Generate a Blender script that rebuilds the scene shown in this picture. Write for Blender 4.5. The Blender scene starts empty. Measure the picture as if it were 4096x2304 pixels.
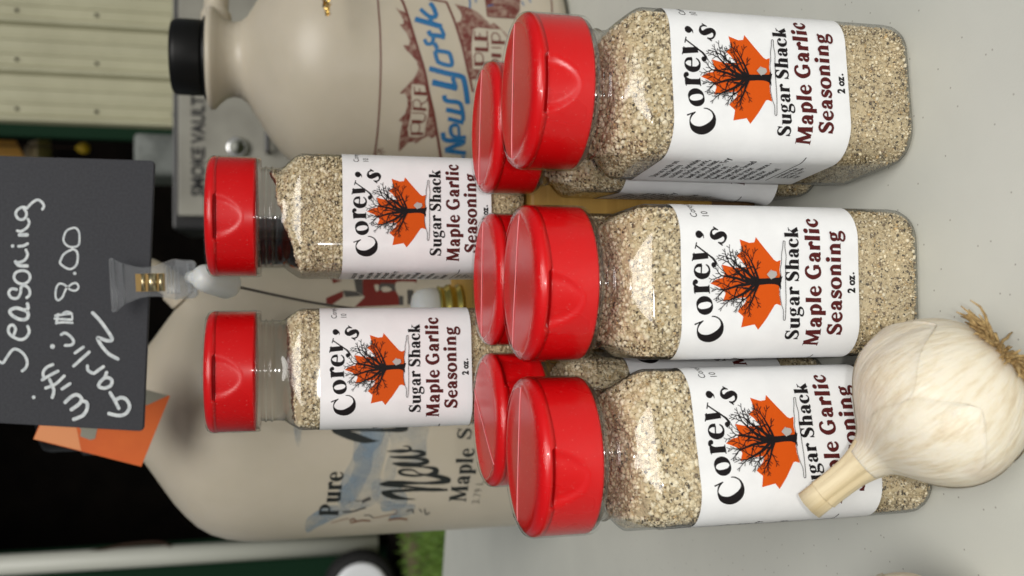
import bpy, bmesh, math, random
import numpy as np
from mathutils import Vector, Matrix, noise
from mathutils.geometry import delaunay_2d_cdt
random.seed(7); rng = np.random.default_rng(11)
S = bpy.context.scene
COL = S.collection

# ------------------------------------------------------------------ camera
CAM_H = 0.187                      # above the table top (table top is z = 0)
PITCH = math.radians(13.25)
F_SRC = 3706.0                     # focal length in photograph pixels (4096 wide)
SP, CP = math.sin(PITCH), math.cos(PITCH)
CAM = np.array([0.0, 0.0, CAM_H])
VF = np.array([0, CP, -SP]); VU = np.array([0, SP, CP]); VR = np.array([1.0, 0, 0])
cam = bpy.data.cameras.new('camera'); cam_o = bpy.data.objects.new('camera', cam); COL.objects.link(cam_o)
cam.sensor_fit = 'HORIZONTAL'; cam.sensor_width = 36.0; cam.lens = 36.0 * F_SRC / 4096
cam.clip_start = 0.01; cam.clip_end = 200
M3 = Matrix((-VU, VR, -VF)).transposed()       # the phone was held upright: picture left is up
cam_o.matrix_world = Matrix.Translation(Vector(CAM)) @ M3.to_4x4()
cam.dof.use_dof = True; cam.dof.focus_distance = 0.30; cam.dof.aperture_fstop = 16.0
S.camera = cam_o

# ------------------------------------------------------------------ light
w = bpy.data.worlds.new('World'); S.world = w; w.use_nodes = True
nt = w.node_tree; nt.nodes.clear()
sky = nt.nodes.new('ShaderNodeTexSky'); sky.sky_type = 'NISHITA'; sky.sun_disc = False
SUN_EL, SUN_AZ = math.radians(43), math.radians(169)   # azimuth clockwise from +Y
sky.sun_elevation = SUN_EL; sky.sun_rotation = SUN_AZ; sky.air_density = 1.0; sky.dust_density = 3.0
hs = nt.nodes.new('ShaderNodeHueSaturation'); hs.inputs['Saturation'].default_value = 0.22
bg = nt.nodes.new('ShaderNodeBackground'); bg.inputs['Strength'].default_value = 0.042
wo = nt.nodes.new('ShaderNodeOutputWorld')
nt.links.new(sky.outputs[0], hs.inputs['Color']); nt.links.new(hs.outputs[0], bg.inputs['Color']); nt.links.new(bg.outputs[0], wo.inputs['Surface'])
sun = bpy.data.lights.new('sun', 'SUN'); sun.energy = 1.9; sun.angle = math.radians(34); sun.color = (1.0, 0.97, 0.92)
sun_o = bpy.data.objects.new('sun', sun); COL.objects.link(sun_o)
sd = Vector((math.sin(SUN_AZ) * math.cos(SUN_EL), math.cos(SUN_AZ) * math.cos(SUN_EL), math.sin(SUN_EL)))
sun_o.rotation_euler = sd.to_track_quat('Z', 'Y').to_euler()
# the phone's flash: its pin-point glints show on caps, bottle necks and jugs
fl = bpy.data.lights.new('phone_flash', 'POINT'); fl.energy = 0.95; fl.shadow_soft_size = 0.003; fl.color = (1.0, 0.98, 0.94)
fl_o = bpy.data.objects.new('phone_flash', fl); COL.objects.link(fl_o); fl_o.location = (0.004, -0.004, CAM_H - 0.018)
S.view_settings.view_transform = 'Standard'; S.view_settings.look = 'None'
S.view_settings.exposure = 0.0; S.view_settings.gamma = 1.0
S.render.engine = 'CYCLES'
S.cycles.transparent_max_bounces = 24; S.cycles.max_bounces = 8
S.cycles.sample_clamp_indirect = 4.0

# ------------------------------------------------------------------ helpers
def link(o, parent=None):
    COL.objects.link(o)
    if parent is not None: o.parent = parent
    return o
def mesh(name, verts, faces, mat=None, parent=None, smooth=False, kind=None):
    m = bpy.data.meshes.new(name)
    m.from_pydata([tuple(map(float, v)) for v in verts], [], [tuple(map(int, f)) for f in faces])
    m.update()
    if smooth: m.polygons.foreach_set('use_smooth', [True] * len(m.polygons))
    if mat: m.materials.append(mat)
    o = bpy.data.objects.new(name, m); link(o, parent)
    if kind: o['kind'] = kind
    return o
def empty(name, loc=(0, 0, 0), rz=0):
    o = bpy.data.objects.new(name, None); link(o); o.location = loc; o.rotation_euler = (0, 0, rz)
    o.empty_display_size = 0.02
    return o
def tag(o, label, cat, group=None, kind=None):
    if label: o['label'] = label
    if cat: o['category'] = cat
    if group: o['group'] = group
    if kind: o['kind'] = kind
    return o
def box(cx, cy, cz, sx, sy, sz, bev=0.0, seg=2):
    bm = bmesh.new(); bmesh.ops.create_cube(bm, size=1)
    for v in bm.verts: v.co = Vector((cx + v.co.x * sx, cy + v.co.y * sy, cz + v.co.z * sz))
    if bev: bmesh.ops.bevel(bm, geom=list(bm.edges), offset=bev, segments=seg, affect='EDGES', profile=0.6)
    bm.normal_update()
    vs = [v.co[:] for v in bm.verts]; bm.verts.index_update()
    fs = [[v.index for v in f.verts] for f in bm.faces]; bm.free()
    return vs, fs
def join(parts):
    V, F = [], []
    for vs, fs in parts:
        n = len(V); V += list(vs); F += [[i + n for i in f] for f in fs]
    return V, F
def lathe(prof, n=64, cx=0, cy=0, cap=True, rfun=None):
    V, F = [], []
    for k, (r, z) in enumerate(prof):
        for i in range(n):
            t = 2 * math.pi * i / n
            rr = r * (rfun(t, z) if rfun else 1)
            V.append((cx + rr * math.sin(t), cy - rr * math.cos(t), z))
    for k in range(len(prof) - 1):
        for i in range(n):
            j = (i + 1) % n
            F.append((k * n + i, k * n + j, (k + 1) * n + j, (k + 1) * n + i))
    if cap:
        F.append(tuple(range(n - 1, -1, -1))); F.append(tuple((len(prof) - 1) * n + i for i in range(n)))
    return V, F
def tube(path, rad, n=8, flat=1.0, cap=True):
    P = [np.array(p, float) for p in path]; R = rad if hasattr(rad, '__len__') else [rad] * len(P)
    V, F = [], []; up = None
    for k, p in enumerate(P):
        t = P[min(k + 1, len(P) - 1)] - P[max(k - 1, 0)]; t /= np.linalg.norm(t) + 1e-12
        if up is None:
            up = np.array([0, 0, 1.0]) if abs(t[2]) < 0.9 else np.array([1.0, 0, 0])
        a = np.cross(t, up); a /= np.linalg.norm(a) + 1e-12; b = np.cross(a, t); up = b
        for i in range(n):
            th = 2 * math.pi * i / n
            V.append(p + R[k] * (math.cos(th) * a * flat + math.sin(th) * b))
    for k in range(len(P) - 1):
        for i in range(n):
            j = (i + 1) % n; F.append((k * n + i, k * n + j, (k + 1) * n + j, (k + 1) * n + i))
    if cap:
        F.append(tuple(range(n - 1, -1, -1))); F.append(tuple((len(P) - 1) * n + i for i in range(n)))
    return V, F
def smoothpath(pts, per=8, closed=False):
    P = [np.array(p, float) for p in pts]; n = len(P); out = []
    if n < 3 and not closed:
        return [P[0] + (P[-1] - P[0]) * k / per for k in range(per + 1)]
    segs = n if closed else n - 1
    for i in range(segs):
        g = lambda k: P[k % n] if closed else P[min(max(k, 0), n - 1)]
        p0, p1, p2, p3 = g(i - 1), g(i), g(i + 1), g(i + 2)
        for k in range(per):
            t = k / per
            out.append(0.5 * (2 * p1 + (p2 - p0) * t + (2 * p0 - 5 * p1 + 4 * p2 - p3) * t * t + (3 * p1 - p0 - 3 * p2 + p3) * t ** 3))
    if not closed: out.append(P[-1])
    return out
def ray(x, y):
    """direction of photograph pixel (x, y) in world space, per unit depth"""
    return VF + VR * ((1152.0 - y) / F_SRC) - VU * ((x - 2048.0) / F_SRC)
def at_y(x, y, Y): d = ray(x, y); return CAM + d * (Y / d[1])
def at_z(x, y, Z): d = ray(x, y); return CAM + d * ((Z - CAM_H) / d[2])

# ------------------------------------------------------------------ materials
def N(nt, t, **kw):
    n = nt.nodes.new(t)
    for k, v in kw.items():
        if k in n.inputs: n.inputs[k].default_value = v
        else: setattr(n, k, v)
    return n
def principled(name, col, rough=0.5, spec=0.5, metal=0.0, coat=0.0, sss=0.0, trans=0.0):
    m = bpy.data.materials.new(name); m.use_nodes = True
    b = m.node_tree.nodes['Principled BSDF']
    b.inputs['Base Color'].default_value = (*col, 1); b.inputs['Roughness'].default_value = rough
    b.inputs['Specular IOR Level'].default_value = spec; b.inputs['Metallic'].default_value = metal
    b.inputs['Coat Weight'].default_value = coat; b.inputs['Coat Roughness'].default_value = 0.05
    if sss:
        b.inputs['Subsurface Weight'].default_value = sss; b.inputs['Subsurface Scale'].default_value = 0.004
        b.inputs['Subsurface Radius'].default_value = (1, .8, .5)
    b.inputs['Transmission Weight'].default_value = trans
    return m
def vary(m, c1, c2, scale, detail=4, rough=None, bump=0.0, bscale=None, lo=.35, hi=.65, coord='Object', stretch=None):
    """procedural colour variation (and fine relief) on a principled material"""
    t = m.node_tree; b = t.nodes['Principled BSDF']
    tc = N(t, 'ShaderNodeTexCoord'); src = tc.outputs[coord]
    if stretch:
        mp = N(t, 'ShaderNodeMapping'); mp.inputs['Scale'].default_value = stretch
        t.links.new(src, mp.inputs['Vector']); src = mp.outputs[0]
    nz = N(t, 'ShaderNodeTexNoise', Scale=scale, Detail=detail, Roughness=.6); t.links.new(src, nz.inputs['Vector'])
    cr = N(t, 'ShaderNodeValToRGB'); cr.color_ramp.elements[0].position = lo; cr.color_ramp.elements[1].position = hi
    cr.color_ramp.elements[0].color = (*c1, 1); cr.color_ramp.elements[1].color = (*c2, 1)
    t.links.new(nz.outputs['Fac'], cr.inputs[0]); t.links.new(cr.outputs[0], b.inputs['Base Color'])
    if rough:
        mr = N(t, 'ShaderNodeMapRange'); mr.inputs['To Min'].default_value = rough[0]; mr.inputs['To Max'].default_value = rough[1]
        t.links.new(nz.outputs['Fac'], mr.inputs['Value']); t.links.new(mr.outputs[0], b.inputs['Roughness'])
    if bump:
        n2 = N(t, 'ShaderNodeTexNoise', Scale=bscale or scale * 4, Detail=3); t.links.new(src, n2.inputs['Vector'])
        bp = N(t, 'ShaderNodeBump', Strength=bump, Distance=0.001); t.links.new(n2.outputs['Fac'], bp.inputs['Height']); t.links.new(bp.outputs[0], b.inputs['Normal'])
    return m
def thin_clear(name, tint, edge, ior=1.45, rough=0.03, milk=0.0, milkcol=(.8, .8, .8), bump=0.0, bscale=200):
    """clear thin-walled plastic: sees straight through, mirrors at grazing angles, greyer at its edges"""
    m = bpy.data.materials.new(name); m.use_nodes = True; t = m.node_tree; t.nodes.clear()
    out = N(t, 'ShaderNodeOutputMaterial'); lw = N(t, 'ShaderNodeLayerWeight', Blend=0.35)
    cr = N(t, 'ShaderNodeValToRGB'); cr.color_ramp.elements[0].position = .45; cr.color_ramp.elements[1].position = 1.0
    cr.color_ramp.elements[0].color = (*tint, 1); cr.color_ramp.elements[1].color = (*edge, 1)
    t.links.new(lw.outputs['Facing'], cr.inputs[0])
    tr = N(t, 'ShaderNodeBsdfTransparent'); t.links.new(cr.outputs[0], tr.inputs['Color'])
    gl = N(t, 'ShaderNodeBsdfGlossy', Roughness=rough)
    fr = N(t, 'ShaderNodeFresnel', IOR=ior)
    ge_ = N(t, 'ShaderNodeNewGeometry'); mi = N(t, 'ShaderNodeMapRange'); mi.inputs['To Min'].default_value = ior; mi.inputs['To Max'].default_value = 1 / ior
    t.links.new(ge_.outputs['Backfacing'], mi.inputs['Value']); t.links.new(mi.outputs[0], fr.inputs['IOR'])
    mx = N(t, 'ShaderNodeMixShader'); t.links.new(fr.outputs[0], mx.inputs[0])
    base = tr.outputs[0]
    if milk:
        df = N(t, 'ShaderNodeBsdfPrincipled', Roughness=.3); df.inputs['Base Color'].default_value = (*milkcol, 1)
        m2 = N(t, 'ShaderNodeMixShader'); m2.inputs[0].default_value = milk
        t.links.new(base, m2.inputs[1]); t.links.new(df.outputs[0], m2.inputs[2]); base = m2.outputs[0]
    t.links.new(base, mx.inputs[1]); t.links.new(gl.outputs[0], mx.inputs[2])
    if bump:
        tc = N(t, 'ShaderNodeTexCoord'); nz = N(t, 'ShaderNodeTexNoise', Scale=bscale, Detail=2); t.links.new(tc.outputs['Object'], nz.inputs['Vector'])
        bp = N(t, 'ShaderNodeBump', Strength=bump, Distance=0.001); t.links.new(nz.outputs['Fac'], bp.inputs['Height'])
        for nd in (fr, gl): t.links.new(bp.outputs[0], nd.inputs['Normal'])
    t.links.new(mx.outputs[0], out.inputs['Surface'])
    return m
M = {}
M['red'] = vary(principled('red_cap_plastic', (.61, .003, .005), .26, .45), (.58, .0028, .0045), (.63, .0035, .0055), 20, rough=(.22, .32))
t = M['red'].node_tree; b = t.nodes['Principled BSDF']; base = b.inputs['Base Color'].links[0].from_socket
tc = N(t, 'ShaderNodeTexCoord'); nz = N(t, 'ShaderNodeTexVoronoi', Scale=700); t.links.new(tc.outputs['Object'], nz.inputs['Vector'])
mr = N(t, 'ShaderNodeMapRange'); mr.inputs['From Min'].default_value = .06; mr.inputs['From Max'].default_value = .13; mr.inputs['To Min'].default_value = .30; mr.inputs['To Max'].default_value = 0
t.links.new(nz.outputs['Distance'], mr.inputs['Value']); mc = N(t, 'ShaderNodeMix', data_type='RGBA'); mc.inputs['B'].default_value = (.75, .45, .40, 1)
t.links.new(mr.outputs[0], mc.inputs['Factor']); t.links.new(base, mc.inputs['A']); t.links.new(mc.outputs['Result'], b.inputs['Base Color'])
M['red_line'] = principled('worn_red_edge', (.85, .28, .30), .4)
M['clear'] = thin_clear('clear_bottle_plastic', (.97, .965, .95), (.52, .52, .49), ior=1.62, rough=.09, bump=.05, bscale=90)
M['shrink'] = thin_clear('clear_shrink_film', (.99, .99, .99), (.93, .93, .93), ior=1.24, rough=.05, bump=.16, bscale=110)
M['paper'] = vary(principled('white_label_paper', (.80, .81, .82), .38, .45), (.78, .79, .80), (.83, .84, .85), 90, bump=.10, bscale=130)
M['black'] = principled('black_ink', (.010, .008, .009), .6, .15)
M['maroon'] = principled('maroon_ink', (.085, .012, .012), .6, .15)
M['orange'] = principled('orange_ink', (.62, .085, .004), .6, .15)
M['greyink'] = principled('grey_ink', (.42, .40, .38), .45, .4)
M['white_ink'] = principled('white_ink', (.80, .81, .82), .4, .4)
M['jug'] = vary(principled('beige_jug_plastic', (.51, .46, .365), .36, .45, sss=.2), (.495, .445, .35), (.53, .475, .38), 25, rough=(.33, .42))
M['jugcap'] = principled('black_cap_plastic', (.005, .005, .005), .42, .22)
M['jug_maroon'] = principled('jug_maroon_ink', (.13, .022, .016), .5)
M['jug_blue'] = principled('jug_blue_ink', (.001, .12, .32), .5)
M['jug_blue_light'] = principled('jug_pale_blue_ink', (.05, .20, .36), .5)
M['jug_black'] = principled('jug_black_ink', (.012, .015, .014), .5)
M['jug_red'] = principled('jug_barn_red_ink', (.17, .012, .008), .5)
M['jug_brown'] = principled('jug_brown_ink', (.20, .09, .05), .5)
M['jug_grey'] = principled('jug_grey_ink', (.07, .065, .06), .5)
M['jug_beige'] = principled('jug_bare_beige', (.51, .46, .365), .4)
def mottled(name, c1, c2, scale, alpha=None):
    m = principled(name, c1, .5); vary(m, c1, c2, scale, 6, lo=.42, hi=.62)
    if alpha:
        t = m.node_tree; b = t.nodes['Principled BSDF']
        tc = N(t, 'ShaderNodeTexCoord'); nz = N(t, 'ShaderNodeTexNoise', Scale=alpha, Detail=5); t.links.new(tc.outputs['Object'], nz.inputs['Vector'])
        mr = N(t, 'ShaderNodeMapRange'); mr.inputs['From Min'].default_value = .36; mr.inputs['From Max'].default_value = .66; mr.inputs['To Max'].default_value = .6
        t.links.new(nz.outputs['Fac'], mr.inputs['Value']); t.links.new(mr.outputs[0], b.inputs['Alpha'])
    return m
M['leaf_mottle'] = mottled('jug_maroon_hatching', (.14, .024, .018), (.32, .22, .17), 260)
M['wash'] = mottled('jug_blue_wash', (.22, .31, .40), (.30, .37, .42), 60, alpha=45)
M['wash2'] = mottled('jug_pale_blue_wash', (.33, .39, .43), (.40, .43, .43), 60, alpha=45)
# spice: cream and pepper grains (colour per grain stored on the mesh)
g = principled('spice_grain', (.5, .4, .25), .75, .25); t = g.node_tree
at = N(t, 'ShaderNodeAttribute'); at.attribute_name = 'grain_colour'; t.links.new(at.outputs['Color'], t.nodes['Principled BSDF'].inputs['Base Color'])
M['grain'] = g
M['spice'] = vary(principled('spice_fill', (.40, .31, .19), .85, .2), (.24, .185, .115), (.62, .52, .335), 900, 3, bump=.6, bscale=1100, lo=.30, hi=.46)
# table: moulded plastic, faint mottling, dust and pepper specks
tb = vary(principled('table_plastic', (.60, .61, .555), .42, .4), (.585, .595, .545), (.62, .63, .575), 14, bump=.05, bscale=900)
t = tb.node_tree; b = t.nodes['Principled BSDF']; base = b.inputs['Base Color'].links[0].from_socket
tc = N(t, 'ShaderNodeTexCoord'); vo = N(t, 'ShaderNodeTexVoronoi', Scale=150, voronoi_dimensions='2D'); t.links.new(tc.outputs['Object'], vo.inputs['Vector'])
vr = N(t, 'ShaderNodeMapRange'); vr.inputs['From Min'].default_value = .02; vr.inputs['From Max'].default_value = .055; t.links.new(vo.outputs['Distance'], vr.inputs['Value'])
sep = N(t, 'ShaderNodeSeparateColor'); t.links.new(vo.outputs['Color'], sep.inputs[0])
ge = N(t, 'ShaderNodeMath', operation='LESS_THAN'); ge.inputs[1].default_value = .70; t.links.new(sep.outputs[0], ge.inputs[0])
mxm = N(t, 'ShaderNodeMath', operation='MAXIMUM'); t.links.new(vr.outputs[0], mxm.inputs[0]); t.links.new(ge.outputs[0], mxm.inputs[1])
mc = N(t, 'ShaderNodeMix', data_type='RGBA'); mc.inputs['A'].default_value = (.28, .265, .23, 1)
t.links.new(mxm.outputs[0], mc.inputs['Factor']); t.links.new(base, mc.inputs['B']); t.links.new(mc.outputs['Result'], b.inputs['Base Color'])
M['table'] = tb
M['pine'] = vary(principled('golden_wood', (.42, .27, .08), .5), (.36, .20, .035), (.48, .29, .06), 14, 5, bump=.1, lo=.3, hi=.7, stretch=(1, 6, 18))
M['base_brown'] = vary(principled('riser_base_brown', (.16, .085, .03), .55), (.12, .06, .02), (.20, .11, .045), 14, 5, stretch=(1, 6, 18))
M['garlic'] = principled('garlic_skin', (.7, .62, .47), .45, .4, sss=.25)
M['stem'] = vary(principled('garlic_stem', (.62, .50, .30), .6), (.52, .40, .21), (.74, .64, .43), 260, 4, bump=.25, stretch=(1, 1, .06), lo=.3, hi=.7)
M['root'] = vary(principled('garlic_root', (.40, .27, .10), .8), (.22, .13, .045), (.52, .37, .16), 400)
M['sign'] = vary(principled('slate_black_plastic', (.044, .046, .053), .6, .25), (.039, .041, .048), (.050, .052, .060), 900, 3, bump=.08, bscale=1500)
M['chalk'] = vary(principled('white_marker', (.66, .70, .72), .7), (.52, .57, .60), (.74, .78, .79), 500, 3)
M['clip'] = thin_clear('clear_clip_plastic', (.90, .91, .92), (.50, .51, .52), ior=1.6, rough=.05, milk=.09, milkcol=(.62, .64, .66))
M['steel'] = principled('grey_wire', (.10, .09, .08), .35, metal=.7)
M['gold'] = principled('gold_metal', (.75, .50, .14), .22, metal=1)
M['pale_gold'] = principled('pale_gold_metal', (.55, .48, .30), .3, metal=1)
M['dull_gold'] = principled('dull_gold_metal', (.30, .20, .08), .4, metal=1)
M['brass'] = principled('brass_band', (.55, .47, .13), .25, metal=1)
M['milkwhite'] = principled('milky_plastic', (.60, .62, .61), .35, .4, sss=.5)
M['card_orange'] = vary(principled('orange_card', (.68, .12, .012), .6), (.64, .105, .01), (.72, .135, .015), 30)
M['card_pale'] = principled('pale_orange_print', (.78, .30, .12), .6)
M['card_grey'] = principled('grey_print', (.26, .25, .20), .6)
M['siding'] = vary(principled('cream_siding', (.46, .445, .30), .5), (.425, .41, .275), (.49, .475, .325), 3)
M['green_trim'] = principled('dark_green_trim', (.006, .026, .012), .7, .1)
M['dark'] = vary(principled('interior_shade', (.002, .0016, .0013), .9, .05), (.0015, .0012, .001), (.004, .003, .0022), 3)  # unlit trailer inside: the shade is put into this near-black colour
M['dark2'] = principled('dim_brown', (.005, .0035, .003), .9, .1)
M['white_trim'] = principled('white_trim', (.55, .56, .50), .45)
M['tyre'] = principled('black_rubber', (.008, .008, .008), .8)
M['hub'] = principled('white_wheel', (.80, .82, .85), .4)
M['cord'] = principled('orange_cord', (.035, .013, .004), .8)
M['smoker_black'] = principled('black_enamel', (.008, .008, .009), .4)
M['smoker_panel'] = vary(principled('brushed_steel_panel', (.42, .42, .37), .45, metal=.0), (.21, .20, .17), (.36, .35, .30), 3)
M['chrome'] = principled('chrome', (.75, .75, .75), .15, metal=1)
M['amber'] = principled('amber', (.55, .27, .03), .5)
M['yellow'] = principled('yellow', (.65, .42, .01), .5)
M['cloudy'] = vary(principled('cloudy_plastic', (.15, .165, .155), .55, .2), (.11, .12, .11), (.21, .225, .21), 12)
M['grass'] = vary(principled('grass_soil', (.06, .09, .02), .9), (.05, .085, .012), (.13, .11, .05), 1.6, 6, lo=.42, hi=.60)
M['blade'] = vary(principled('grass_blade', (.08, .16, .02), .7), (.06, .13, .012), (.14, .24, .035), 3)

# ------------------------------------------------------------------ flat print: strokes, outlines and letters laid on real surfaces
class Art:
    def __init__(s, maxw=1e9): s.v, s.f, s.k = [], [], []; s.layer = 0; s.maxw = maxw
    def _add(s, V, F):
        n = len(s.v); s.v += [tuple(p) for p in V]; s.k += [s.layer] * len(V)
        s.f += [tuple(i + n for i in f) for f in F]; s.layer += 1
    def stroke(s, pts, w=None, closed=False, smooth=True, per=6):
        P = [(p[0], p[1], (p[2] if len(p) > 2 else w)) for p in pts]
        Q = smoothpath(P, per, closed) if smooth else [np.array(p, float) for p in P]
        n = len(Q); V = []; F = []; m = 1 + max(1, math.ceil(max(q[2] for q in Q) / s.maxw))
        for i, q in enumerate(Q):
            a = Q[(i - 1) % n] if (closed or i > 0) else q; c = Q[(i + 1) % n] if (closed or i < n - 1) else q
            d = c[:2] - a[:2]; L = math.hypot(*d) or 1; nx, ny = -d[1] / L, d[0] / L; h = max(q[2], 1e-6) / 2
            for k in range(m):
                u = h * (1 - 2 * k / (m - 1)); V.append((q[0] + nx * u, q[1] + ny * u))
        for i in range(n if closed else n - 1):
            j = (i + 1) % n
            for k in range(m - 1): F.append((m * i + k, m * i + k + 1, m * j + k + 1, m * j + k))
        s._add(V, F)
    def round_stroke(s, pts, w, closed=False):
        s.stroke(pts, w, closed)
        if not closed:
            for p in (pts[0], pts[-1]): s.dot(p[0], p[1], w / 2)
    def dot(s, x, y, r, n=12):
        s._add([(x + r * math.cos(2 * math.pi * i / n), y + r * math.sin(2 * math.pi * i / n)) for i in range(n)], [tuple(range(n))])
    def poly(s, pts, step, smooth=False):
        P = [tuple(q[:2]) for q in (smoothpath(pts, 5, True) if smooth else [np.array(p, float) for p in pts])]
        B = []
        for i, p in enumerate(P):
            q = P[(i + 1) % len(P)]; L = math.hypot(q[0] - p[0], q[1] - p[1]); k = max(1, int(L / step))
            B += [(p[0] + (q[0] - p[0]) * t / k, p[1] + (q[1] - p[1]) * t / k) for t in range(k)]
        A = np.array(B)
        def inside(x, y):
            c = False; j = len(B) - 1
            for i in range(len(B)):
                if (B[i][1] > y) != (B[j][1] > y) and x < (B[j][0] - B[i][0]) * (y - B[i][1]) / (B[j][1] - B[i][1]) + B[i][0]: c = not c
                j = i
            return c
        G = []
        for x in np.arange(A[:, 0].min() + step * .5, A[:, 0].max(), step):
            for y in np.arange(A[:, 1].min() + step * .5, A[:, 1].max(), step):
                if inside(x, y) and np.min((A[:, 0] - x) ** 2 + (A[:, 1] - y) ** 2) > (step * .45) ** 2: G.append((x, y))
        n = len(B)
        r = delaunay_2d_cdt([Vector(p) for p in B + G], [(i, (i + 1) % n) for i in range(n)], [], 0, 1e-6)
        V = [tuple(v) for v in r[0]]; F = []
        for f in r[2]:
            cx = sum(V[i][0] for i in f) / len(f); cy = sum(V[i][1] for i in f) / len(f)
            if inside(cx, cy): F.append(tuple(f))
        s._add(V, F)
    def text(s, txt, O, ex, ey, st, space=.10, width=None):
        """own stroke lettering; O baseline start, ex / ey = vectors of one x-height across and up; width = total length in ex units"""
        tot = sum(ADV.get(c, .8) for c in txt) + space * (len(txt) - 1)
        k = width / tot if width else 1.0
        x = 0
        for c in txt:
            for q in glyph(c, st):
                P = [(O[0] + (x + a) * k * ex[0] + b_ * ey[0], O[1] + (x + a) * k * ex[1] + b_ * ey[1], ww * math.hypot(*ey)) for a, b_, ww in q['p']]
                s.stroke(P, closed=q.get('c', False), smooth=q.get('s', True), per=6)
            x += ADV.get(c, .8) + space
    def build(s, name, mat, mapper, parent, base=4e-5, step=3e-6):
        if not s.v: return None
        P = mapper(np.array(s.v, float), base + step * np.array(s.k, float))
        o = mesh(name, P, s.f, mat, parent)
        return o
ADV = dict(C=1.35, o=1.02, r=.80, e=.92, y=.96, s=.82, S=1.08, u=1.12, g=1.0, a=.98, h=1.14, c=.88, k=1.10, M=1.75, p=1.08, l=.56, G=1.45, i=.56, n=1.14, P=1.22)
ADV.update({"'": .42, ' ': .42, '-': .6, '3': .8, '7': .8, '9': .8, '.': .4, 'L': 1.1})
def ring(cx, cy, rx, ry, T, t, a0=0, a1=360, n=16, pw=1.4):
    closed = (a1 - a0) % 360 == 0
    out = []
    for i in range(n if closed else n + 1):
        a = math.radians(a0 + (a1 - a0) * i / n)
        out.append((cx + rx * math.cos(a), cy + ry * math.sin(a), t + (T - t) * abs(math.cos(a)) ** pw))
    return out, closed
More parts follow.
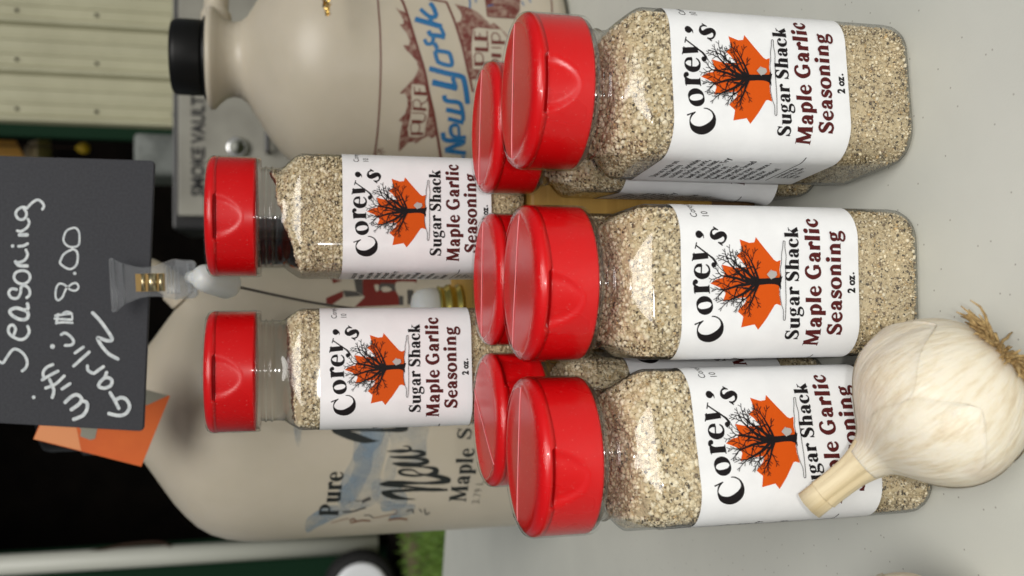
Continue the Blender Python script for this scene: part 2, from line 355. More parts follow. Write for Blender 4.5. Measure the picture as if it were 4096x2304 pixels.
def glyph(c, st):
    """strokes as (x, y, width) in x-height units. st = (thick, thin, serif length, serif thickness)"""
    T, t, sl, sw = st; G = []
    def S_(*p, s=True): G.append(dict(p=list(p), s=s))
    def R_(*a, **k):
        p, cl = ring(*a, **k); G.append(dict(p=p, c=cl))
    def stem(x, y0, y1, foot=(1, 1), head=(1, 0)):
        S_((x, y0, T * 1.04), (x, (y0 + y1) / 2, T * .96), (x, y1, T * 1.04))
        if sl:
            if foot[0] or foot[1]: S_((x - foot[0] * sl - T * .4, y0 + sw / 2, sw), (x + foot[1] * sl + T * .4, y0 + sw / 2, sw), s=False)
            if head[0] or head[1]: S_((x - head[0] * sl - T * .4, y1 - sw * .7 - .02, sw * .8), (x + T * .3 + head[1] * sl, y1 - sw / 2, sw), s=False)
    def ball(x, y, r): G.append(dict(p=ring(x, y, r * .5, r * .5, r, r, n=8)[0], c=True))
    if c == 'o': R_(.51, .49, .36, .46, T, t)
    elif c == 'e':
        S_((.20, .54, t), (.80, .54, t), s=False)
        S_((.80, .52, T * .62), (.74, .80, T * .5), (.50, .955, t), (.26, .80, T * .75), (.18, .50, T), (.28, .18, T * .75), (.54, .045, t * 1.5), (.76, .12, t * 1.3), (.87, .28, t * .8))
    elif c == 'c':
        S_((.80, .74, T * .55), (.70, .90, t * 1.2), (.52, .955, t), (.28, .82, T * .75), (.19, .50, T), (.29, .18, T * .75), (.54, .045, t * 1.5), (.74, .12, t * 1.2), (.84, .27, t * .8)); ball(.74, .74, T * .42)
    elif c == 'C':
        S_((1.18, .98, t * .7), (1.10, 1.22, t * 1.3), (.86, 1.40, t), (.52, 1.33, T * .7), (.28, 1.04, T * 1.05), (.22, .70, T * 1.2), (.34, .32, T * 1.0), (.62, .07, T * .45), (.92, .06, t * 1.2), (1.14, .22, t), (1.24, .42, t * .7))
        S_((1.20, .92, t * .8), (1.20, 1.44, t * 1.1), s=False)
    elif c == 'G':
        S_((1.14, 1.08, t * 1.4), (1.02, 1.30, t * 1.5), (.78, 1.39, t * 1.2), (.46, 1.28, T * .8), (.24, .92, T * 1.02), (.24, .55, T * 1.02), (.44, .16, T * .85), (.78, .05, t * 1.3), (1.14, .18, t * 1.6))
        S_((1.14, .14, T * .95), (1.14, .62, T * .95), s=False); S_((.84, .60, t * 1.1), (1.27, .60, t * 1.1), s=False)
    elif c == 'r':
        stem(.30, 0, .98, head=(1, 0)); S_((.40, .58, t), (.48, .82, t * 1.6), (.62, .95, t * 2), (.78, .88, T * .55)); ball(.74, .83, T * .4)
    elif c == 'y':
        S_((.18, .98, T), (.52, .14, T * .95), s=False); S_((.86, .98, t), (.55, .10, t * 1.2), (.42, -.22, t * 1.6), (.24, -.40, t * 1.8), (.10, -.34, T * .5)); ball(.12, -.31, T * .42)
        if sl: S_((-.05, .96, sw), (.42, .96, sw), s=False); S_((.66, .96, sw), (1.02, .96, sw), s=False)
    elif c == "'": ball(.2, 1.32, T * .6); S_((.30, 1.32, T * .45), (.28, 1.12, T * .3), (.12, .98, .02))
    elif c == 's':
        S_((.70, .72, t * .9), (.62, .88, t * 1.3), (.42, .955, t * 1.2), (.22, .84, T * .62), (.24, .64, T * .85), (.46, .50, T * 1.02), (.66, .34, T * .85), (.64, .14, T * .6), (.42, .045, t * 1.3), (.22, .12, t * 1.3), (.13, .30, t * .8))
        if sl: S_((.71, .66, t * .8), (.71, .98, t), s=False); S_((.12, .34, t * .8), (.12, .02, t), s=False)
    elif c == 'S':
        S_((.90, 1.04, t), (.82, 1.26, t * 1.4), (.54, 1.40, t * 1.3), (.27, 1.24, T * .7), (.27, .96, T * .95), (.56, .74, T * 1.12), (.86, .50, T * .95), (.84, .19, T * .7), (.55, .05, t * 1.4), (.26, .16, t * 1.4), (.15, .42, t))
        if sl: S_((.91, .96, t * .8), (.91, 1.44, t), s=False); S_((.14, .48, t * .8), (.14, .02, t), s=False)
    elif c == 'u':
        S_((.30, .98, T), (.30, .34, T), (.36, .12, T * .8), (.54, .045, t * 1.6), (.70, .12, t * 1.3), (.80, .30, t * .9)); stem(.86, 0, .98, foot=(0, 1), head=(1, 0))
        if sl: S_((.02, .95, sw), (.34, .95, sw), s=False)
    elif c == 'n':
        stem(.30, 0, .98); S_((.38, .70, t * .9), (.48, .88, t * 1.3), (.64, .945, t * 1.8), (.80, .86, T * .8), (.86, .66, T), (.86, 0, T))
        if sl: S_((.60, sw / 2, sw), (1.12, sw / 2, sw), s=False)
    elif c == 'h':
        stem(.30, 0, 1.46); S_((.38, .70, t * .9), (.48, .88, t * 1.3), (.64, .945, t * 1.8), (.80, .86, T * .8), (.86, .66, T), (.86, 0, T))
        if sl: S_((.60, sw / 2, sw), (1.12, sw / 2, sw), s=False)
    elif c == 'l': stem(.28, 0, 1.46)
    elif c == 'i': stem(.28, 0, .98); ball(.28, 1.30, T * .58)
    elif c == 'k':
        stem(.30, 0, 1.46); S_((.42, .42, t), (.86, .94, t), s=False); S_((.56, .62, T), (.92, .02, T), s=False)
        if sl: S_((.66, .96, sw), (1.04, .96, sw), s=False); S_((.66, sw / 2, sw), (1.12, sw / 2, sw), s=False)
    elif c == 'p':
        stem(.30, -.42, .98); S_((.40, .74, t), (.50, .90, t * 1.3), (.64, .945, t * 1.5), (.82, .80, T * .8), (.90, .50, T), (.82, .18, T * .8), (.62, .045, t * 1.4), (.42, .16, t))
    elif c == 'a':
        S_((.20, .70, T * .55), (.28, .88, t * 1.5), (.46, .955, t * 1.4), (.64, .86, T * .7), (.70, .66, T), (.70, .22, T), (.76, .06, T * .6), (.96, .06, t)); ball(.24, .72, T * .40)
        S_((.68, .58, t), (.48, .50, t * 1.2), (.26, .38, T * .7), (.22, .20, T * .8), (.36, .06, T * .5), (.54, .10, t * 1.2), (.68, .24, t))
    elif c == 'g':
        R_(.45, .66, .24, .28, T * .82, t); S_((.64, .86, t), (.76, .95, t * 1.4), (.92, .93, T * .4))
        S_((.32, .38, t), (.22, .26, t * 1.4), (.30, .12, T * .6), (.56, .08, T * .75), (.82, .02, T * .7), (.90, -.16, T * .6), (.74, -.36, t * 1.2), (.44, -.41, t * 1.3), (.18, -.32, T * .5), (.16, -.14, T * .5), (.32, .06, t))
    elif c == 'M':
        S_((.28, 0, t * 1.4), (.34, 1.42, t * 1.3), s=False); S_((.40, 1.42, T), (.88, .12, T * .92), s=False); S_((.90, .08, t * 1.2), (1.34, 1.42, t * 1.2), s=False); S_((1.40, 1.42, T), (1.46, 0, T * 1.08), s=False)
        S_((.06, sw / 2, max(sw, .05)), (.50, sw / 2, max(sw, .05)), s=False); S_((1.18, sw / 2, max(sw, .05)), (1.76, sw / 2, max(sw, .05)), s=False)
        S_((.10, 1.40, max(sw, .05)), (.44, 1.40, max(sw, .05)), s=False); S_((1.36, 1.40, max(sw, .05)), (1.66, 1.40, max(sw, .05)), s=False)
    elif c == 'P':
        stem(.34, 0, 1.44); S_((.40, 1.40, t), (.80, 1.36, T * .5), (1.00, 1.06, T * .95), (.82, .74, T * .5), (.40, .70, t))
    elif c == '-': S_((.08, .42, T * .8), (.52, .42, T * .8), s=False)
    elif c == '.': ball(.2, .12, T * .6)
    elif c == '3': S_((.15, 1.3, t), (.45, 1.42, t), (.68, 1.1, T * .8), (.36, .76, t), (.74, .4, T * .8), (.45, .04, t), (.12, .16, t))
    elif c == '7': S_((.12, 1.38, t), (.72, 1.38, t), s=False); S_((.72, 1.36, t), (.30, 0, T * .8), s=False)
    elif c == '9': R_(.44, 1.0, .25, .36, T * .7, t); S_((.70, 1.0, T * .7), (.62, .4, T * .6), (.28, .02, t))
    elif c == 'L': S_((.3, 0, T * .8), (.3, 1.42, T * .8), s=False); S_((.3, .04, t), (.9, .04, t), s=False)
    return G
SERIF = (.345, .08, .11, .065); FLARE = (.37, .17, .03, .07); SERIF_M = (.36, .095, .10, .075)
def font_mesh(txt, size, bold=0.0):
    """plain sans text from the built-in font, as 2D points and faces (x right, y up)"""
    c = bpy.data.curves.new('t', 'FONT'); c.body = txt; c.size = size; c.offset = bold; c.resolution_u = 3; c.fill_mode = 'FRONT'
    o = bpy.data.objects.new('t', c); COL.objects.link(o)
    dg = bpy.context.evaluated_depsgraph_get(); me = bpy.data.meshes.new_from_object(o.evaluated_get(dg))
    V = [(v.co.x, v.co.y) for v in me.vertices]; F = [tuple(p.vertices) for p in me.polygons]
    bpy.data.objects.remove(o); bpy.data.curves.remove(c); bpy.data.meshes.remove(me)
    return V, F

# ------------------------------------------------------------------ spice bottle (built in metres, base centre at the origin, front = -Y)
mm = 0.001
BH = 122.0; HALF = 23.0; RC = 11.0
def rsq(th, a, rc):
    """radius of a rounded square (half width a, corner radius rc) in direction th"""
    c, s = abs(math.cos(th)), abs(math.sin(th))
    if s > c: c, s = s, c
    if a * s / c <= a - rc: return a / c
    k = a - rc; bq = k * (c + s); return bq + math.sqrt(max(0, bq * bq - (2 * k * k - rc * rc)))
def outline_rc(z):
    """half width and corner radius of the bottle at height z (mm)"""
    T = [(0, 19.2, 9.5), (.5, 20.6, 9.8), (1.6, 22.0, 10.4), (3.4, 22.8, 11), (6, 23.0, RC), (86.5, 23.0, RC), (87.6, 22.8, 11.2), (88.6, 22.35, 11.6), (90.2, 21.45, 12.6), (92.0, 20.40, 14.4), (93.4, 19.62, 17.2), (94.6, 19.42, 19), (97.2, 19.4, 19.4), (102.2, 19.4, 19.4)]
    for (z0, a0, r0), (z1, a1, r1) in zip(T, T[1:]):
        if z <= z1:
            k = (z - z0) / (z1 - z0); k = max(0, k); return a0 + (a1 - a0) * k, min(r0 + (r1 - r0) * k, a0 + (a1 - a0) * k)
    return 19.4, 19.4
def ringpts(z, a, rc, n=96):
    return [(rsq(2 * math.pi * i / n, a, rc) * math.sin(2 * math.pi * i / n) * mm, -rsq(2 * math.pi * i / n, a, rc) * math.cos(2 * math.pi * i / n) * mm, z * mm) for i in range(n)]
def loft(rings, capb=True, capt=True):
    n = len(rings[0]); V = [p for r in rings for p in r]; F = []
    for k in range(len(rings) - 1):
        for i in range(n):
            j = (i + 1) % n; F.append((k * n + i, k * n + j, (k + 1) * n + j, (k + 1) * n + i))
    if capb: F.append(tuple(range(n - 1, -1, -1)))
    if capt: F.append(tuple((len(rings) - 1) * n + i for i in range(n)))
    return V, F
def bottle_shell():
    R = [ringpts(1.6, 14, 7), ringpts(.2, 18.6, 9.3)]
    zs = [.5, 1.0, 1.6, 2.4, 3.4, 4.6, 6, 20, 50, 80, 86.5, 87.1, 87.6, 88.1, 88.6, 89.4, 90.2, 91.1, 92, 92.7, 93.4, 94, 94.6, 96, 97.2]
    R += [ringpts(z, *outline_rc(z)) for z in zs]
    for k in range(1, 21):                       # screw thread: two raised turns
        z = 97.2 + k * .25; b = .55 * max(0, math.sin((z - 97.4) / 4.6 * math.pi * 4)) if 97.4 < z < 102 else 0
        R.append(ringpts(z, 19.4 + b, 19.4 + b))
    R += [ringpts(102.3, 22.2, 22.2), ringpts(102.6, 22.45, 22.45), ringpts(103.7, 22.45, 22.45), ringpts(104.0, 22.2, 22.2)]
    return loft(R, True, False)
def wrap(sm):
    """arc length along the label (mm, 0 = front centre, + = right) -> x, y, outward normal"""
    a, rc = HALF, RC; L = a - rc; Q = math.pi / 2 * rc; side = 2 * L + Q
    q = math.floor((sm + L) / side); r = sm + L - q * side          # r in [0, side)
    if r <= 2 * L: x, y, nx, ny = r - L, -a, 0.0, -1.0
    else:
        ph = (r - 2 * L) / rc; x, y, nx, ny = L + rc * math.sin(ph), -L - rc * math.cos(ph), math.sin(ph), -math.cos(ph)
    al = q * math.pi / 2; c, s = math.cos(al), math.sin(al)
    return x * c - y * s, x * s + y * c, nx * c - ny * s, nx * s + ny * c
PER = 4 * (2 * (HALF - RC) + math.pi / 2 * RC)
LAB_H = 57.0
def lab_map(P, off, peel=None):
    """(s, v) in mm on the label -> local metres; v is measured down from the label's top edge"""
    out = []
    for (s, v), o in zip(P, off):
        x, y, nx, ny = wrap(s); d = .12 + o * 1000 + (peel(s, v) if peel else 0)
        out.append(((x + nx * d) * mm, (y + ny * d) * mm, -v * mm))
    return out
def crop2lab(cx, cy): return -(cy - (720 - .024 * (cx - 45))) * .0334, (cx - 45) * .03324
def crop_mapper(peel=None):
    return lambda P, off: lab_map([crop2lab(*p) for p in P], off, peel)
def label_sheet(name, parent, peel=None):
    W = PER / 2 - 5; ns, nv = 150, 24 if peel else 2; V, F = [], []
    for j in range(nv + 1):
        for i in range(ns + 1):
            s = -W + 2 * W * i / ns; v = LAB_H * j / nv
            V.append(lab_map([(s, v)], [0], peel)[0])
    for j in range(nv):
        for i in range(ns):
            a = j * (ns + 1) + i; F.append((a, a + ns + 1, a + ns + 2, a + 1))
    return mesh(name, V, F, M['paper'], parent, smooth=True)
LEAF = [(315, 740), (380, 700), (430, 690), (452, 650), (425, 575), (540, 598), (655, 590), (605, 525), (563, 495), (620, 447), (597, 350), (690, 378), (738, 371), (752, 325), (840, 425), (925, 518), (952, 532), (989, 518), (976, 600), (985, 680), (970, 780), (987, 918), (945, 905), (925, 912), (845, 1030), (763, 1132), (727, 1086), (600, 1113), (620, 1020), (568, 975), (640, 900), (660, 852), (560, 862), (430, 893), (456, 825), (440, 790), (380, 765)]
def tree_strokes(A):
    r = random.Random(5)
    A.stroke([(988, 712, 120), (972, 708, 78), (930, 704, 58), (860, 707, 52), (790, 713, 56), (735, 716, 62), (690, 716, 50)])
    for y0, y1 in ((712, 640), (712, 772), (700, 665)): A.stroke([(962, y0, 30), (980, (y0 + y1) / 2, 16), (986, y1, 4)])
    def limb(p, ang, L, wd, dep):
        pts = [(p[0], p[1], wd)]; a = ang; q = p; n = 4
        for k in range(1, n + 1):
            a += r.uniform(-.22, .22)
            q = (q[0] - math.cos(a) * L / n, q[1] - math.sin(a) * L / n); wk = wd * (1 - .62 * k / n); pts.append((q[0], q[1], max(wk, 5.5)))
            if dep > 0 and k < n:
                sg = 1 if (k + dep) % 2 else -1
                if r.random() < .12: continue
                limb(q, a + sg * r.uniform(.55, .9), L * r.uniform(.36, .5), max(wk * .62, 7), dep - 1)
        A.stroke(pts, per=3)
        if dep > 0:
            for sg in (-1, 1): limb(q, a + sg * r.uniform(.3, .55), L * .34, max(wd * .36, 6), dep - 1)
    # limbs: start, direction (0 = up, + = to the right of the label, radians), length, width
    for p, a, L, wd in [((700, 716), .04, 310, 32), ((712, 710), .30, 300, 32), ((735, 706), .60, 310, 32), ((768, 706), 1.22, 250, 26), ((756, 706), .92, 250, 20),
                        ((712, 722), -.26, 310, 32), ((735, 726), -.58, 320, 32), ((768, 727), -1.26, 240, 26), ((756, 727), -.92, 260, 22)]:
        limb(p, a, L * .92, wd, 2)
def label_art(lab, sides=True, peel=None):
    mp = crop_mapper(peel)
    A = Art(26); A.poly(LEAF, 32); A.build('maple_leaf', M['orange'], mp, lab, base=4e-5)
    # white snow bank under the tree with its black outline
    bank = [(1010, 356), (1020, 350), (1028, 357), (1026, 410), (1036, 480), (1030, 560), (1027, 700), (1028, 850), (1023, 960), (1017, 1034), (1007, 1045), (998, 1034), (1000, 960), (986, 916), (970, 825), (976, 735), (986, 690), (978, 600), (990, 540), (992, 470), (1004, 410)]
    A = Art(26); A.poly(bank, 60); A.build('snow_bank', M['white_ink'], mp, lab, base=6e-5)
    A = Art(26); A.layer = 12; tree_strokes(A); A.stroke([(x, y, 5.5) for x, y in bank], closed=True, per=3); A.build('bare_tree', M['black'], mp, lab, base=7e-5, step=1.2e-6)
    A = Art(26); A.poly([(852, 650), (892, 612), (940, 622), (946, 652), (922, 676), (890, 686)], 60); A.build('sap_bucket', M['greyink'], mp, lab, base=4.2e-4)
    A = Art(26); A.stroke([(848, 650, 7), (890, 608, 7), (905, 640, 3)], smooth=False); A.stroke([(852, 652, 6), (890, 690, 6)], smooth=False); A.build('bucket_lid', M['greyink'], mp, lab, base=4.4e-4)
    # black lettering
    A = Art(26)
    def put(ch, cx, cy, deg, size, st=SERIF, ax=.5, ay=.5):
        # glyph middle (ax * advance, ay) lands on (cx, cy); deg > 0 leans left
        a = math.radians(deg); ex = (-math.sin(a) * size, -math.cos(a) * size); ey = (-math.cos(a) * size, math.sin(a) * size)
        gx = ADV[ch] * ax
        A.text(ch, (cx - gx * ex[0] - ay * ey[0], cy - gx * ex[1] - ay * ey[1]), ex, ey, st)
    put('C', 312, 1128, 22, 172, (.38, .07, .12, .06), .52, .71)
    put('o', 258, 931, 11, 152); put('r', 232, 778, 3, 152); put('e', 238, 638, -4, 152)
    put('y', 262, 497, -15, 158, ay=.36); put("'", 240, 330, -24, 158, ay=1.16); put('s', 395, 330, -32, 158)
    A.text('Sugar Shack', (1163, 1222), (0, -93), (-93, 0), SERIF_M, .05, width=1000 / 93)
    A.build('black_lettering', M['black'], mp, lab, base=4.5e-5)
    A = Art(26)
    A.text('Maple Garlic', (1378, 1288), (0, -105), (-105, 0), FLARE, .07, width=1158 / 105)
    A.text('Seasoning', (1580, 1172), (0, -100), (-100, 0), FLARE, .07, width=932 / 100)
    A.build('maroon_lettering', M['maroon'], mp, lab, base=4.5e-5)
    def block(lines, size, s0, v0, lead, bold, name, xs=.86):
        V, F = [], []
        for k, tx in enumerate(lines):
            v, f = font_mesh(tx, size, bold); n = len(V)
            V += [(s0 + x * xs, v0 + k * lead - y) for x, y in v]; F += [tuple(i + n for i in q) for q in f]
        P = lab_map(V, [4.5e-5] * len(V), peel); mesh(name, P, F, M['black'], lab)
    block(['2 oz'], 3.4, -3.7, 55.6, 3, .17, 'weight_print', .86)
    w2 = max(v[0] for v in font_mesh('2 oz', 3.4, .17)[0]) * .86 - 3.7
    A = Art(); A.dot(w2 + .55, 55.3, .33); A.build('full_stop', M['black'], lambda P, o: lab_map(P, o, peel), lab)
    if sides:
        block(['Use as a rub on', 'meat before', 'cooking. Sprinkle', 'on chicken, pork,', 'beef or any meat', 'while cooking. Try', 'sprinkled on', 'beef roast for', 'great garlic bread', 'add to your', 'spaghetti sauce -', 'Use your', 'imagination!'], 3.15, -49.8, 6.2, 3.02, .055, 'directions_print', 1.0)
        A = Art(); A.stroke([(-50, 45.2, .35), (-36, 45.2, .35), (-24.5, 45.2, .35)], smooth=True, per=12); A.build('rule_line', M['black'], lambda P, o: lab_map(P, o, peel), lab)
        block(['Ingredients: Maple', 'Sugar, Salt, Pepper,', 'Garlic, Citric', 'Acid'], 2.0, -46, 47.6, 2.1, .04, 'ingredients_print')
        block(["Corey's", '10'], 3.0, 18.6, 6.3, 3.6, .0, 'address_print', .9)

# ---- cap: round flip-top with a thumb scoop, two flaps meeting along a raised line
CAPR, CAPH = 23.2, 18.0
def cap_body():
    n = 160; zs = [CAPH * k / 26 for k in range(0, 19)] + [13.3, 13.45, 13.5, 14.2, 15.4]
    V, F = [], []
    for z in zs:
        for i in range(n):
            th = 2 * math.pi * i / n; a = (th + math.pi) % (2 * math.pi) - math.pi      # 0 = front
            r = CAPR - .15
            x = a * CAPR; d = 13.46 - z                                   # depth below the slit
            if 0 <= d <= 9.5 and abs(x) < 9:
                half = 8.2 * max(0, 1 - (d / 9.2) ** 1.6) ** .6
                if half > 0 and abs(x) < half:
                    e = 1 - (abs(x) / half) ** 2; r -= 1.25 * min(1, e * 2.2) * (1 - d / 9.5) ** .6
            if z > 13.47 and abs(a) < .37: r = CAPR - 5
            V.append((r * math.sin(th) * mm, -r * math.cos(th) * mm, z * mm))
    m = len(zs)
    for k in range(m - 1):
        for i in range(n):
            j = (i + 1) % n; F.append((k * n + i, k * n + j, (k + 1) * n + j, (k + 1) * n + i))
    F.append(tuple(range(n - 1, -1, -1))); F.append(tuple((m - 1) * n + i for i in range(n)))
    return V, F
def cap_lid():
    """top of the cap: rounded rim, shallow finger dish behind the flap line, lower edge dropping to the front slit"""
    n = 160; V, F = [], []
    prof = [(0, 18.0), (5, 18.0), (10, 18.0), (14, 18.0), (17, 17.98), (19.2, 17.9), (20.6, 17.7), (21.6, 17.35), (22.4, 16.8), (22.9, 16.2), (23.2, 15.4)]
    for k, (r, z) in enumerate(prof):
        for i in range(n):
            th = 2 * math.pi * i / n; x, y = r * math.sin(th), -r * math.cos(th)
            dz = 0
            if y > 2.6 and r < 20.7: dz = -1.1 * min(1, (y - 2.6) / 3.5) * min(1, (20.7 - r) / 4 + .1)
            V.append((x * mm, y * mm, (z + dz) * mm))
    for extra in (0, 1):
        for i in range(n):
            th = 2 * math.pi * i / n; a = abs((th + math.pi) % (2 * math.pi) - math.pi)
            low = 14.6 if a < .36 else (13.4 + min(1, (a - .36) / .5) * .5)
            r = CAPR + .02 if extra == 0 else CAPR - .5
            V.append((r * math.sin(th) * mm, -r * math.cos(th) * mm, low * mm))
    m = len(prof) + 2
    for k in range(m - 1):
        for i in range(n):
            j = (i + 1) % n; F.append((k * n + i, (k + 1) * n + i, (k + 1) * n + j, k * n + j))
    return V, F
def contents_mesh(zf, slope, az, seed):
    """solid body of spice: follows the wall up to a sloping, lumpy top"""
    r = random.Random(seed); n = 72
    def top(x, y): return zf + slope * (x * math.cos(az) + y * math.sin(az)) + (3.2 if slope > .3 else 1.5) * noise.noise(Vector((x * .13, y * .13, seed))) * (1 if slope or zf < 92 else .3)
    zs = [1.4, 2.2, 3.4, 5, 8, 14, 20, 40, 60, 70, 75, 80, 83, 86, 88, 90, 91, 92, 93, 94, 95, 96, 97.2, 99, 101.5]
    R = []
    for z in zs:
        a, rc = outline_rc(z); a -= 1.7; rc = max(1, rc - 1.7); row = []
        for i in range(n):
            th = 2 * math.pi * i / n; rr = rsq(th, a, rc); x, y = rr * math.sin(th), -rr * math.cos(th); zz = z
            tp = top(x, y)
            if zz > tp: zz = tp; 
            row.append((x, y, zz))
        R.append(row)
    # where the wall narrows above the surface keep the lower radius
    for k in range(1, len(R)):
        for i in range(n):
            if R[k][i][2] <= R[k - 1][i][2] + 1e-6: R[k][i] = (R[k - 1][i][0], R[k - 1][i][1], R[k - 1][i][2])
    last = R[-1]; cx = 0
    for f in (.8, .55, .3, .08):
        R.append([(p[0] * f, p[1] * f, top(p[0] * f, p[1] * f) if zf < 97 else p[2] * f + (1 - f) * 101) for p in last])
    R = [[(x * mm, y * mm, z * mm) for x, y, z in row] for row in R]
    return loft(R), top
PAL = np.array([(.66, .565, .385), (.56, .465, .30), (.73, .645, .46), (.45, .36, .225), (.80, .73, .56), (.09, .075, .055), (.20, .15, .10), (.48, .35, .18)])
PW = np.array([.24, .19, .17, .12, .07, .08, .09, .04])
ICO_V, ICO_F = None, None
def ico():
    bm = bmesh.new(); bmesh.ops.create_icosphere(bm, subdivisions=1, radius=1)
    V = np.array([v.co[:] for v in bm.verts]); F = np.array([[v.index for v in f.verts] for f in bm.faces]); bm.free(); return V, F
def grain_mesh(name, top, zlab0, zlab1, seed, big):
    """thousands of separate grains pressed against the inside of the wall and lying on top"""
    rg = np.random.default_rng(seed); IV, IF = ico(); C, Rr = [], []
    n = 13500
    while len(C) < n:
        z = rg.uniform(1.2, 101); z = z
        if zlab0 + 2.5 < z < zlab1 - 2.5: continue
        th = rg.uniform(0, 2 * math.pi); rad = float(np.clip(rg.lognormal(-.92, .45), .2, 1.0))
        if z > zlab1 - 3 and rg.random() < (.16 if big else .06): rad = rg.uniform(.75, 1.35)
        if z < 32: rad = max(.2, rad * .72)
        a, rc = outline_rc(z); ins = .75 + rad * .8 + rg.uniform(0, .45); a -= ins; rc = max(.5, rc - ins)
        rr = rsq(th, a, rc); x, y = rr * math.sin(th), -rr * math.cos(th)
        if z > top(x, y) - .2: continue
        C.append((x, y, z)); Rr.append(rad)
    for k in range(1500):
        th = rg.uniform(0, 2 * math.pi); f = math.sqrt(rg.random()); rr = 20.5 * f; x, y = rr * math.sin(th), -rr * math.cos(th); z = top(x, y)
        a, rc = outline_rc(z)
        if z > 96 or rsq(math.atan2(x, -y), a - 1.2, max(.5, rc - 1.2)) < rr: continue
        C.append((x, y, z)); Rr.append(float(np.clip(rg.lognormal(-.75, .4), .25, 1.0)))
    C = np.array(C); Rr = np.array(Rr); n = len(C)
    idx0 = rg.choice(len(PAL), n, p=PW / PW.sum())
    jit = 1 + rg.uniform(-.28, .28, (n, len(IV), 1)); st = rg.uniform(.65, 1.15, (n, 1, 3))
    a = rg.uniform(0, 6.28, n); b = rg.uniform(0, 6.28, n)
    ca, sa, cb, sb = np.cos(a), np.sin(a), np.cos(b), np.sin(b); z0 = np.zeros(n); o1 = np.ones(n)
    R1 = np.stack([np.stack([ca, -sa, z0], 1), np.stack([sa, ca, z0], 1), np.stack([z0, z0, o1], 1)], 1)
    R2 = np.stack([np.stack([o1, z0, z0], 1), np.stack([z0, cb, -sb], 1), np.stack([z0, sb, cb], 1)], 1)
    dk = idx0 >= 5; st[dk] = st[dk] * np.array([1.45, .65, .7])
    L = (IV[None] * jit * st) @ np.swapaxes(R1 @ R2, 1, 2)
    V = (C[:, None] + L * Rr[:, None, None]).reshape(-1, 3) * mm
    F = (IF[None] + (np.arange(n) * len(IV))[:, None, None]).reshape(-1, 3)
    col = PAL[idx0] * rg.uniform(.85, 1.12, (n, 1))
    cl = np.array([noise.noise(Vector(tuple(c * .22))) for c in C]); pe = (cl > .05) & (rg.random(n) < .34) & (Rr < .6); col[pe] = PAL[rg.choice([5, 6, 7], pe.sum())] * rg.uniform(.9, 1.4, (pe.sum(), 1))
    lf = np.array([noise.noise(Vector(tuple(c * .09 + 7))) for c in C]); col = col * (1 + .28 * lf)[:, None]
    bigm = Rr > .7; col[bigm] = PAL[rg.choice([0, 2, 4], bigm.sum())] * rg.uniform(.92, 1.1, (bigm.sum(), 1))
    me = bpy.data.meshes.new(name); me.vertices.add(len(V)); me.vertices.foreach_set('co', V.ravel())
    me.loops.add(F.size); me.loops.foreach_set('vertex_index', F.ravel().astype(np.int32))
    me.polygons.add(len(F)); me.polygons.foreach_set('loop_start', np.arange(0, F.size, 3, dtype=np.int32)); me.polygons.foreach_set('use_smooth', np.ones(len(F), bool))
    at = me.attributes.new('grain_colour', 'FLOAT_COLOR', 'POINT')
    cc = np.ones((len(V), 4)); cc[:, :3] = np.repeat(np.clip(col, 0, 1), len(IV), 0); at.data.foreach_set('color', cc.ravel())
    me.update(); me.validate(); me.materials.append(M['grain']); return me
SHELL = None
def build_proto():
    """meshes shared by every bottle"""
    P = {}
    P['shell'] = mesh('bottle', *bottle_shell(), M['clear'], None, True).data
    P['cap'] = mesh('cap', *cap_body(), M['red'], None, True).data
    P['lid'] = mesh('flip_lid', *cap_lid(), M['red'], None, True).data
    ln = [(-20.4 + 40.8 * k / 24, 2.4, 18.12 - .25 * (abs(k - 12) / 12) ** 6) for k in range(25)]
    P['line'] = mesh('flap_line', *tube([(x * mm, y * mm, z * mm) for x, y, z in ln], .16 * mm, 6), M['red_line'], None, True).data
    sh = [(23.0, -1.9), (23.35, -1.2), (23.5, .2), (23.5, 6), (23.48, 13), (23.5, 15.6), (23.2, 16.6), (22.6, 17.5), (21.6, 18.05), (20.2, 18.25)]
    P['film'] = mesh('shrink_band', *lathe([(r * mm, z * mm) for r, z in sh], 96, cap=False), M['shrink'], None, True).data
    for o in [o for o in COL.objects if o.name.split('.')[0] in ('bottle', 'cap', 'flip_lid', 'flap_line', 'shrink_band')]: bpy.data.objects.remove(o)
    return P
PROTO = build_proto()
def child(name, data, parent, loc=(0, 0, 0), rz=0):
    o = bpy.data.objects.new(name, data); link(o, parent); o.location = loc; o.rotation_euler = (0, 0, rz); return o
LABEL0 = None
def spice_bottle(loc, rz, cap_rz, labtop, fill, label, peel=None, lid_rz=None):
    """labtop = height of the label's upper edge (mm)"""
    global LABEL0
    root = empty('spice_bottle', loc, math.radians(rz)); tag(root, label, 'spice bottle', 'red capped bottles of seasoning')
    child('bottle', PROTO['shell'], root)
    c = child('cap', PROTO['cap'], root, (0, 0, (BH - CAPH) * mm), math.radians(cap_rz - rz))
    child('flip_lid', PROTO['lid'], c); child('flap_line', PROTO['line'], c); child('shrink_band', PROTO['film'], c)
    if fill not in FILLS:
        zf, sl, az, seed, big, z0, z1 = FILLDEF[fill]; (V, F), top = contents_mesh(zf, sl, az, seed)
        a = mesh('contents', V, F, M['spice'], None, True); FILLS[fill] = (a.data, grain_mesh('grains', top, z0, z1, seed, big)); bpy.data.objects.remove(a)
    cd, gd = FILLS[fill]
    co = child('contents', cd, root); go = child('grains', gd, co); go['kind'] = 'stuff'
    if peel or LABEL0 is None:
        lab = label_sheet('label', root, peel); label_art(lab, True, peel)
        if not peel: LABEL0 = lab
    else:
        lab = child('label', LABEL0.data, root)
        for ch in LABEL0.children: child(ch.name.split('.')[0], ch.data, lab)
    lab.location = (0, 0, labtop * mm)
    return root
FILLS = {}
